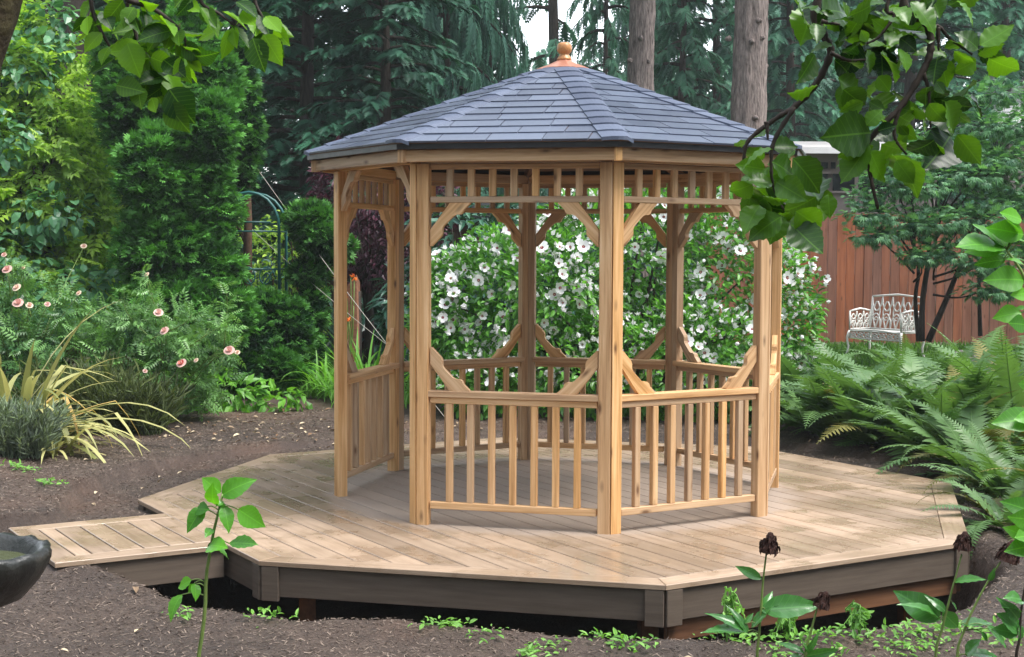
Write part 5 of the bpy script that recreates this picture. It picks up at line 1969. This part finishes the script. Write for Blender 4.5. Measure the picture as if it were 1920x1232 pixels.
for i in range(120):
    k, c_ = tpts[R_.integers(len(tpts))]
    for _ in range(8):
        if c_[2] + tb[2] > P(200, -30, ty)[2]: k, c_ = tpts[R_.integers(len(tpts))]
    L = U(40, 66) * s_
    d = norm(np.array([U(-1, 1), U(-.7, .7), U(-1.3, .05)]))
    b = c_ + d * .012 + rnd_dir(1)[0] * .012
    leaf_obj(BL2[R_.integers(len(BL2))], lt, b, b + d * L, U(.85, 1.25), face=rnd_dir(1)[0] + np.array([0, -.5, .3]))
for (a, b, c_, d) in ((1110, 40, 1190, 150), (1280, 150, 1290, 255), (1460, 90, 1545, 190), (1450, 190, 1540, 350), (1390, 210, 1445, 385), (930, 490, 1045, 660), (925, 570, 1010, 715), (835, 540, 865, 625), (1010, 20, 1100, 50), (1300, 10, 1420, 90), (1330, 60, 1410, 150),
                      (480, 90, 490, 200), (560, 60, 620, 150), (780, 130, 850, 200), (600, 260, 540, 330), (700, 240, 760, 410), (900, 330, 1020, 420), (1000, 250, 1110, 320), (760, 480, 770, 590), (640, 470, 790, 500)):
    A, B_ = P(a * .341, b * .341, ty - .1) - tb, P(c_ * .341, d * .341, ty - .13) - tb
    leaf_obj(BL2[R_.integers(len(BL2))], lt, A, B_, U(1.0, 1.4), face=(0, -1, .4))

# ------------------------------------------------------------------ overhanging branch on the right
ry_ = 2.8
rb = np.array([1.95, 2.9, gz(1.95, 2.9)])
rt = thing('overhanging_tree', 'small tree whose big leaved arching branch hangs before the fir trees', 'tree', rb)
m = MB()
m.tube(curve([rb, rb + np.array([.05, 0, 1.2]), P(2180, -300, 2.9), P(1960, -420, 2.85)], 12) - rb, np.linspace(.07, .03, 12), 10)
m.build('trunk', 'twig', rt)
Z6 = lambda x, y: (1380 + x * .341, y * .341)
rbr = [[(1960, -420), (1760, -220), (1694, 0), (1735, 41), (1745, 82), (1735, 123), (1690, 198), (1629, 266), (1631, 324), (1646, 392)],
       [(1960, -420), (1640, -250), (1533, 0), (1544, 65), (1557, 99), (1530, 157), (1489, 201), (1455, 222), (1404, 263), (1394, 300)],
       [(1489, 201), (1452, 263), (1446, 307), (1450, 350), (1470, 395)], [(1760, -220), (1666, 0), (1677, 27), (1649, 68), (1625, 82)], [(1741, 48), (1762, 51), (1782, 73), (1823, 102)],
       [(1759, 51), (1760, 95)], [(1687, 201), (1677, 239), (1680, 263), (1700, 290)], [(1731, 136), (1741, 170), (1745, 239)], [(1437, 228), (1440, 262)], [(1557, 99), (1590, 113), (1625, 112)], [(1540, 40), (1575, 46)], [(1960, -420), (1800, -150), (1790, 0)]]
for k, br in enumerate(rbr):
    pts = np.array([P(px, py, ry_ + (.06 * math.sin(k * 1.7) if k < 2 else 0)) for px, py in br]) - rb
    n_ = 6 * len(br)
    big = k < 2
    r_ = np.linspace(.011, .0032, n_) if big else np.linspace(.005, .002, n_)
    m = MB(); m.tube(curve(pts, n_), r_ * (1 + .18 * np.sin(np.arange(n_) * 2.3)), 7); m.build('branch', 'twig', rt)
RL = '450,30,390,60 470,60,660,40 440,130,450,230 530,250,405,262 430,300,350,460 440,470,295,530 740,30,640,100 830,20,700,10 960,10,1130,140 1080,0,990,60 1215,5,1340,105 860,150,1030,190 800,90,900,150 720,230,690,165 ' \
     '660,250,590,320 800,300,920,415 720,270,770,400 540,330,640,400 560,430,715,550 590,490,720,600 700,560,570,620 730,560,820,610 740,260,850,215 900,270,970,365 900,210,1000,270 1125,310,1160,470 1110,310,1075,440 1180,220,1270,290 ' \
     '1200,280,1310,355 1330,270,1245,165 1340,250,1530,150 1330,300,1470,230 1390,320,1560,415 1320,330,1215,405 1100,450,1150,520 1050,480,1030,560 1130,550,1310,620 1150,560,1215,735 1290,530,1375,635 1060,570,1140,680 960,600,1060,640 ' \
     '900,640,1000,705 740,730,500,750 720,690,790,600 840,700,770,620 780,720,880,690 900,690,950,750 1090,770,945,880 720,780,550,860 730,790,590,1020 740,830,800,1000 800,790,940,840 860,850,1045,1010 880,880,980,1010 1215,740,1345,895 ' \
     '200,820,20,870 190,810,345,800 200,890,340,960 310,870,495,1060 160,930,0,905 90,1010,-40,1080 150,1080,280,1110 220,1000,390,1100 440,1080,260,1200 130,1130,40,1250 330,1160,480,1270 250,1190,60,1300 300,1230,480,1410 200,1010,60,990 620,120,520,60 ' \
     '680,110,600,190 830,170,760,110 520,60,460,110 1000,100,900,60 640,160,560,230 780,420,850,500 680,380,600,300 1060,240,1000,150 880,40,960,100 240,1180,190,1330 120,1000,30,960'
for q in RL.split():
    a, b, c_, d = map(float, q.split(','))
    dz = U(-.14, .1)
    A = P(*Z6(a, b), ry_ + dz * .3) - rb
    B_ = P(*Z6(c_, d), ry_ + dz * .3 + U(-.05, .05)) - rb
    leaf_obj(BL[R_.integers(len(BL))], rt, A, B_, U(1.05, 1.45), face=rnd_dir(1)[0] * .6 + np.array([0, -1, R_.choice([.9, -.7])]))

rq = [tuple(map(float, q.split(','))) for q in RL.split()]
for i in range(84):
    a, b, c_, d = rq[R_.integers(len(rq))]
    a, b = a + U(-70, 70), b + U(-70, 50)
    an = U(-.4, PI + .4)
    L = U(95, 190)
    A, B_ = P(*Z6(a, b), ry_ + .12 + U(0, .12)) - rb, P(*Z6(a + L * math.cos(an), b + L * math.sin(an)), ry_ + .1 + U(0, .16)) - rb
    leaf_obj(BL[R_.integers(len(BL))], rt, A, B_, U(1.0, 1.4), face=rnd_dir(1)[0] * .7 + np.array([0, -1, R_.choice([.9, -.9])]))

# ------------------------------------------------------------------ saplings, peonies, weeds
def near_plant(name, label, cat, stem, leaves, y, mesh_, r0=.006, conv=lambda a, b: (a, b), stemmat='stem_green', heads=(), wsc=1.0):
    px0, py0 = conv(*stem[0])
    p0 = P(px0, py0, y)
    x0 = p0[0] + (px0 - conv(*stem[1])[0]) * y / F * .5
    base = np.array([x0, y, gz(x0, y) - .02])
    o = thing(name, label, cat, base)
    pts = np.array([base] + [P(*conv(*s_), y) for s_ in stem]) - base
    m = MB(); m.tube(curve(pts, 16), np.linspace(r0, r0 * .5, 16), 8); m.build('stem', stemmat, o)
    cv = curve(pts, 60)
    for (a, b, c_, d) in leaves:
        A, B_ = P(*conv(a, b), y) - base, P(*conv(c_, d), y + U(-.07, .03)) - base
        leaf_obj(mesh_[R_.integers(len(mesh_))], o, A, B_, wsc * U(.9, 1.2))
        j = np.argmin(np.linalg.norm(cv - A, axis=1) + .35 * np.clip(cv[:, 2] - A[2], 0, None))
        if np.linalg.norm(cv[j] - A) > .008:
            m = MB(); m.tube(curve([cv[j], (cv[j] + A) / 2 + np.array([0, 0, .008]), A], 5), r0 * .3, 5); m.build('leaf_stalk', stemmat, o)
    for (a, b, sz, tilt) in heads:
        q = P(*conv(a, b), y) - base
        h = MB()
        # drooping withered petals round a dark core
        h.lathe([(0, .62), (.13, .58), (.2, .42), (.26, .15), (.46, -.3), (.52, -.5), (0, -.35)], 9, .5, 0, False)
        n_ = 70
        aa = U(0, 2 * PI, n_)
        zz = U(-.25, .5, n_)
        rr_ = .16 + .36 * (.5 - zz)
        pp = np.c_[rr_ * np.cos(aa), rr_ * np.sin(aa), zz]
        dd = norm(np.c_[np.cos(aa) * .5, np.sin(aa) * .5, -np.ones(n_)] + .45 * rnd_dir(n_))
        h.scatter(T_leaf(.5, .2, .25), pp, basis(dd, norm(np.c_[np.cos(aa), np.sin(aa), np.zeros(n_)] + .4 * rnd_dir(n_))), U(.22, .5, n_), U(0, 1, n_))
        ho = h.build('seed_head', 'seed_head', o)
        ho.matrix_local = Matrix.Translation(q) @ Matrix.Rotation(tilt, 4, 'Y') @ Matrix.Rotation(U(0, 6), 4, 'Z') @ Matrix.Scale(sz, 4)
    return o


Z5 = lambda x, y: (x * .3646, 820 + y * .3646)
Z7 = lambda x, y: (1220 + x * .3646, 820 + y * .3646)
near_plant('weed_sapling', 'lone upright green sapling in front of the walkway', 'sapling', [(1010, 1280), (1035, 1050), (1055, 880), (1060, 720), (1080, 590), (1100, 480), (1125, 380), (1145, 290)],
           [(1140, 300, 1262, 212), (1105, 345, 1065, 285), (1135, 285, 1035, 205), (1150, 330, 1110, 350), (1050, 360, 955, 458), (1150, 350, 1185, 470), (1225, 370, 1355, 458), (1180, 545, 1322, 535), (1095, 555, 1195, 598),
            (935, 810, 845, 908), (1000, 750, 1018, 828), (985, 735, 905, 772), (1090, 470, 1062, 490), (1120, 350, 1160, 345), (1150, 300, 1200, 300), (1010, 370, 1065, 365), (1070, 560, 1130, 540), (1000, 760, 960, 800)], 4.1, SLF, .0065, Z5, wsc=1.15)
ply = 4.3
near_plant('peony_plant', 'peony with a tall withered brown seed head before the deck fascia', 'plant', [(545, 1200), (555, 1040), (568, 880), (578, 740), (597, 580)],
           [(570, 730, 440, 655), (565, 890, 885, 855), (565, 900, 640, 790), (500, 1000, 345, 880), (490, 1000, 270, 968), (485, 960, 530, 900), (590, 890, 810, 910), (500, 1010, 440, 870), (520, 980, 620, 860)], ply, PLF, .0052, Z7, heads=[(612, 545, .055, .08)])
near_plant('peony_plant', 'peony with a nodding withered seed head low before the fascia', 'plant', [(790, 1200), (820, 1020), (845, 920), (862, 860)],
           [(790, 1110, 655, 1040), (795, 1110, 870, 1035), (800, 1125, 960, 1095), (780, 1120, 700, 1130), (810, 1080, 760, 1030)], ply - .1, PLF, .005, Z7, heads=[(888, 838, .046, .35)])
near_plant('peony_plant', 'peony with a dark withered seed head at the right deck corner', 'plant', [(1460, 1180), (1495, 1000), (1530, 860), (1562, 740), (1600, 600)],
           [(1490, 940, 1265, 785), (1500, 900, 1590, 985), (1560, 745, 1712, 708), (1480, 930, 1360, 800), (1520, 900, 1440, 810), (1550, 850, 1585, 890)], ply, PLF, .0052, Z7, heads=[(1612, 535, .05, .1)], wsc=1.25)
near_plant('peony_plant', 'peony with a drooping black seed head amid fern fronds', 'plant', [(1570, 1180), (1610, 1000), (1670, 860), (1735, 740), (1800, 640)],
           [(1595, 965, 1760, 930), (1620, 1120, 1690, 1035), (1640, 1120, 1850, 1092), (1730, 970, 1850, 1070), (1840, 1000, 1900, 940), (1740, 740, 1770, 680), (1700, 1000, 1740, 1050)], ply + .1, PLF, .0052, Z7, heads=[(1850, 590, .062, .3)], wsc=1.4)
near_plant('peony_plant', 'dark stemmed peony with broad shaded leaves and no seed head', 'plant', [(1875, 1200), (1895, 1050), (1905, 900), (1925, 760)],
           [(1890, 1000, 1790, 900), (1890, 1010, 1760, 980), (1895, 960, 1930, 1060), (1890, 940, 1850, 860), (1900, 900, 1820, 850), (1910, 840, 1850, 800)], 4.35, PLF, .006, Z7, 'twig', wsc=1.5)
ZR = lambda x, y: (1380 + x * .4057, 400 + y * .4057)
near_plant('leafy_sapling', 'bright green leafy sapling rising in front of the ferns', 'sapling', [(1440, 2100), (1420, 1500), (1400, 1000), (1390, 700), (1360, 400), (1320, 270), (1250, 170)],
           [(1245, 165, 1105, 35), (1240, 160, 1045, 98), (1235, 165, 1065, 150), (1245, 215, 1108, 222), (1255, 175, 1185, 50), (1330, 100, 1180, 58), (1330, 310, 1180, 290), (1240, 210, 1330, 215), (1320, 460, 1200, 470), (1340, 515, 1270, 505), (1300, 90, 1240, 0),
            (1320, 30, 1230, -10), (1340, 440, 1290, 430), (1335, 130, 1250, 110), (1350, 370, 1275, 375),
            (1390, 1390, 1240, 1320), (1385, 1420, 1290, 1405), (1400, 1490, 1300, 1490), (1380, 1520, 1250, 1440), (1370, 1540, 1270, 1545), (1400, 800, 1300, 780), (1400, 960, 1310, 930), (1400, 950, 1190, 960)], 4.0, RLF, .007, ZR, wsc=1.2)

# wilted weeds by the ditch
def weed(label, px, py, h, seed):
    g_ = G(px, py, -.12)
    base = np.array([g_[0], g_[1], gz(g_[0], g_[1]) - .01])
    o = thing('wilted_weed', label, 'weed', base)
    m = MB()
    for k in range(9):
        a = U(0, 6.28)
        r = U(.02, .09)
        top = np.array([r * .5 * math.cos(a), r * .5 * math.sin(a), h * U(.6, 1.1)])
        end = np.array([r * 1.3 * math.cos(a), r * 1.3 * math.sin(a), h * U(.2, .7)])
        cv = curve([(0, 0, 0), top * .6, top, end], 9)
        m.tube(cv, .0028, 4, .7, 0, cap=False)
        kk = np.repeat(np.arange(3, 9), 3)
        d = norm(rnd_dir(len(kk)) * 1.0 + np.array([0, 0, -.7]))
        m.scatter(LEAF, cv[kk], basis(d, rnd_dir(len(kk))), U(.018, .042, len(kk)), U(.2, 1, len(kk)), 0)
    m.build('foliage', 'leaf_weed', o)


weed('drooping pale green wilted weed beside the tall peony stem', 1362, 1205, .24, 1)
weed('wilted weed with curled yellow green leaves at the ditch edge', 1478, 1200, .15, 2)
weed('curled light green wilted weed overhanging the black ditch', 1612, 1200, .16, 3)

m = MB()
q = P(1125, 1199, 6.5)
rt_pts = [P(px, py, yy) for px, py, yy in ((1115, 1203, 6.42), (1150, 1192, 6.46), (1183, 1186, 6.48), (1231, 1180, 6.5), (1270, 1183, 6.48), (1300, 1188, 6.46), (1325, 1192, 6.45))]
rt_pts = [np.array([p[0], p[1], gz(p[0], p[1]) + .022]) for p in rt_pts]
m.tube(curve(rt_pts, 22), .016 * (1 + .35 * np.sin(np.arange(22) * 1.7)), 7)
tag(m.build('exposed_root', 'twig'), 'dark gnarled root lying on the soil before the deck corner', 'root')

# ------------------------------------------------------------------ birdbath
bp = P(-62, 1040, 5.4)
bth = thing('birdbath', 'dark wet stone birdbath basin holding greenish water', 'birdbath', (bp[0], bp[1], gz(bp[0], bp[1])))
rz_ = bp[2] - gz(bp[0], bp[1])
m = MB()
prof = [(.02, rz_ - .20), (.13, rz_ - .195), (.20, rz_ - .165), (.255, rz_ - .10), (.285, rz_ - .05), (.30, rz_ - .015), (.302, rz_ + .008), (.292, rz_ + .022), (.270, rz_ + .020), (.252, rz_ + .004), (.235, rz_ - .03), (.19, rz_ - .07), (.1, rz_ - .095), (0, rz_ - .1)]
m.lathe(prof, 56)
vv = m.v[0]
a = np.arctan2(vv[:, 1], vv[:, 0])
k = 1 + .018 * np.sin(a * 14) * ss(.2, .29, np.hypot(vv[:, 0], vv[:, 1])) + .006 * np.sin(a * 5 + 1)
vv[:, :2] *= k[:, None]
vv[:, 2] += .006 * np.sin(a * 14 + .7) * ss(.24, .30, np.hypot(vv[:, 0], vv[:, 1]))
m.build('basin', 'stone_wet', bth)
m = MB()
m.lathe([(0, rz_ - .032), (.236, rz_ - .032)], 40)
m.build('water', 'basin_water', bth)
m = MB()
m.lathe([(0, -.02), (.17, -.02), (.17, .05), (.12, .09), (.075, .16), (.065, .25), (.085, rz_ - .24), (.12, rz_ - .19), (0, rz_ - .19)], 28)
m.build('pedestal', 'stone_wet', bth)

# ------------------------------------------------------------------ loose cover on the soil
def free_soil(n, x0, x1, y0, y1):
    x, y = U(x0, x1, n), U(y0, y1, n)
    od = np.hypot(x - GC[0], y - GC[1])
    aa = np.arctan2(y - GC[1], x - GC[0]) - GA
    apo = od * np.cos((aa % (PI / 4)) - PI / 8)
    ok = apo > APO + .03
    wx, wy = x + 1.95, y - 8.30
    wl, wt = -wx * 0.856 - wy * 0.516, wx * -0.516 + wy * 0.856
    ok &= ~((wl > -.3) & (wl < 1.0) & (np.abs(wt) < .62))
    ok &= poly_sd(x, y, PIT) < .03
    x, y = x[ok], y[ok]
    return x, y, ground_z(x, y)


CHIP = ([(-.5, 0, 0), (.5, 0, .05), (.55, .35, .12), (-.45, .4, .1)], [(0, 1, 2, 3)])
x, y, z = free_soil(170000, -5.5, 4.2, 5.4, 14.5)
n = len(x)
m = MB()
d = norm(np.c_[U(-1, 1, n), U(-1, 1, n), U(-.25, .25, n)])
up = norm(np.array([0, 0, 1.0]) + .45 * rnd_dir(n))
m.scatter(CHIP, np.c_[x, y, z + .004], basis(d, up), np.c_[U(.005, .03, n), U(.005, .014, n), U(.005, .014, n)], U(0, 1, n) ** 2.0)
tag(m.build('mulch', 'mulch_chip'), 'brown bark mulch and crumbs strewn over the bare soil', 'mulch', kind='stuff')

x, y, z = free_soil(2600, -5.0, 3.6, 5.6, 14.8)
den = np.where((y > 12.0) & (x < -1.2), 1.0, .10)
k = U(0, 1, len(x)) < den
x, y, z = x[k], y[k], z[k]
n = len(x)
m = MB()
m.scatter(LEAF, np.c_[x, y, z + .012], basis(norm(np.c_[U(-1, 1, n), U(-1, 1, n), U(-.1, .25, n)]), norm(np.array([0, 0, 1.0]) + .35 * rnd_dir(n))), U(.03, .075, n), U(0, 1, n))
tag(m.build('fallen_leaves', 'dry_leaf'), 'pale fallen leaves and petals lying on the soil', 'leaves', kind='stuff')

# ground cover: seedlings on the near soil and low green behind the deck
m = MB()
cs = [G(px, py, -.12)[:2] for px, py in ((820, 1180), (845, 1176), (910, 1200), (1000, 1225), (1010, 1215), (1130, 1204), (1160, 1220), (1210, 1222), (1340, 1200), (1400, 1205), (1450, 1215), (1500, 1208), (1540, 1203), (1580, 1207), (1620, 1210), (1660, 1205), (1700, 1200), (1720, 1205), (1760, 1195), (1800, 1190), (1850, 1185), (1690, 1225), (1560, 1225), (1900, 1200), (1750, 1220), (1860, 1215), (1480, 1228), (350, 1170), (500, 1170), (45, 940), (90, 960), (30, 935))]
cs += [(U(2.9, 4.2), U(6.2, 8.2)) for _ in range(16)]
for c_ in cs:
    n = int(U(14, 40))
    p = np.c_[c_[0] + R_.normal(0, .05, n), c_[1] + R_.normal(0, .05, n)]
    ok = poly_sd(p[:, 0], p[:, 1], PIT) < .03
    p = p[ok]
    n = len(p)
    if not n: continue
    z = ground_z(p[:, 0], p[:, 1]) + U(.004, .035, n)
    m.scatter(LEAF, np.c_[p, z], basis(norm(np.c_[U(-1, 1, n), U(-1, 1, n), U(-.1, .6, n)]), norm(np.array([0, -.2, 1.0]) + .4 * rnd_dir(n))), U(.018, .05, n), U(.3, 1, n))
tag(m.build('ground_cover', 'leaf_weed'), 'small pale green seedlings on the near soil', 'seedlings', kind='stuff')
m = MB()
n = 26000
x = np.where(U(0, 1, n) < .5, U(-3.2, 0, n), U(1.5, 7.5, n))
y = U(15.2, 21.5, n)
p = np.c_[x, y, ground_z(x, y)]
m.scatter(T_simple(.12, .02, .35), p, basis(norm(rnd_dir(n) * .5 + np.array([0, 0, 1.0])), rnd_dir(n)), U(.06, .16, n), U(0, 1, n))
tag(m.build('grass', 'leaf_lawn'), 'short rough grass behind the gazebo', 'grass', kind='stuff')

# ------------------------------------------------------------------ damp haze in the air
bm = bmesh.new()
bmesh.ops.create_cube(bm, size=1.0)
me = bpy.data.meshes.new('haze')
bm.to_mesh(me); bm.free()
t, out = nodes('haze_air')
pv = t.nodes.new('ShaderNodeVolumePrincipled')
pv.inputs['Color'].default_value = (0.86, 0.93, 0.95, 1)
pv.inputs['Density'].default_value = 0.001
pv.inputs['Anisotropy'].default_value = 0.2
t.links.new(pv.outputs[0], out.inputs['Volume'])
me.materials.append(M['haze_air'])
hz_o = bpy.data.objects.new('haze', me)
hz_o.scale = (204, 184, 35)
hz_o.location = (0, 50, 15.5)
link(hz_o)
tag(hz_o, 'pale damp haze filling the air of the garden and forest', 'haze', kind='stuff')
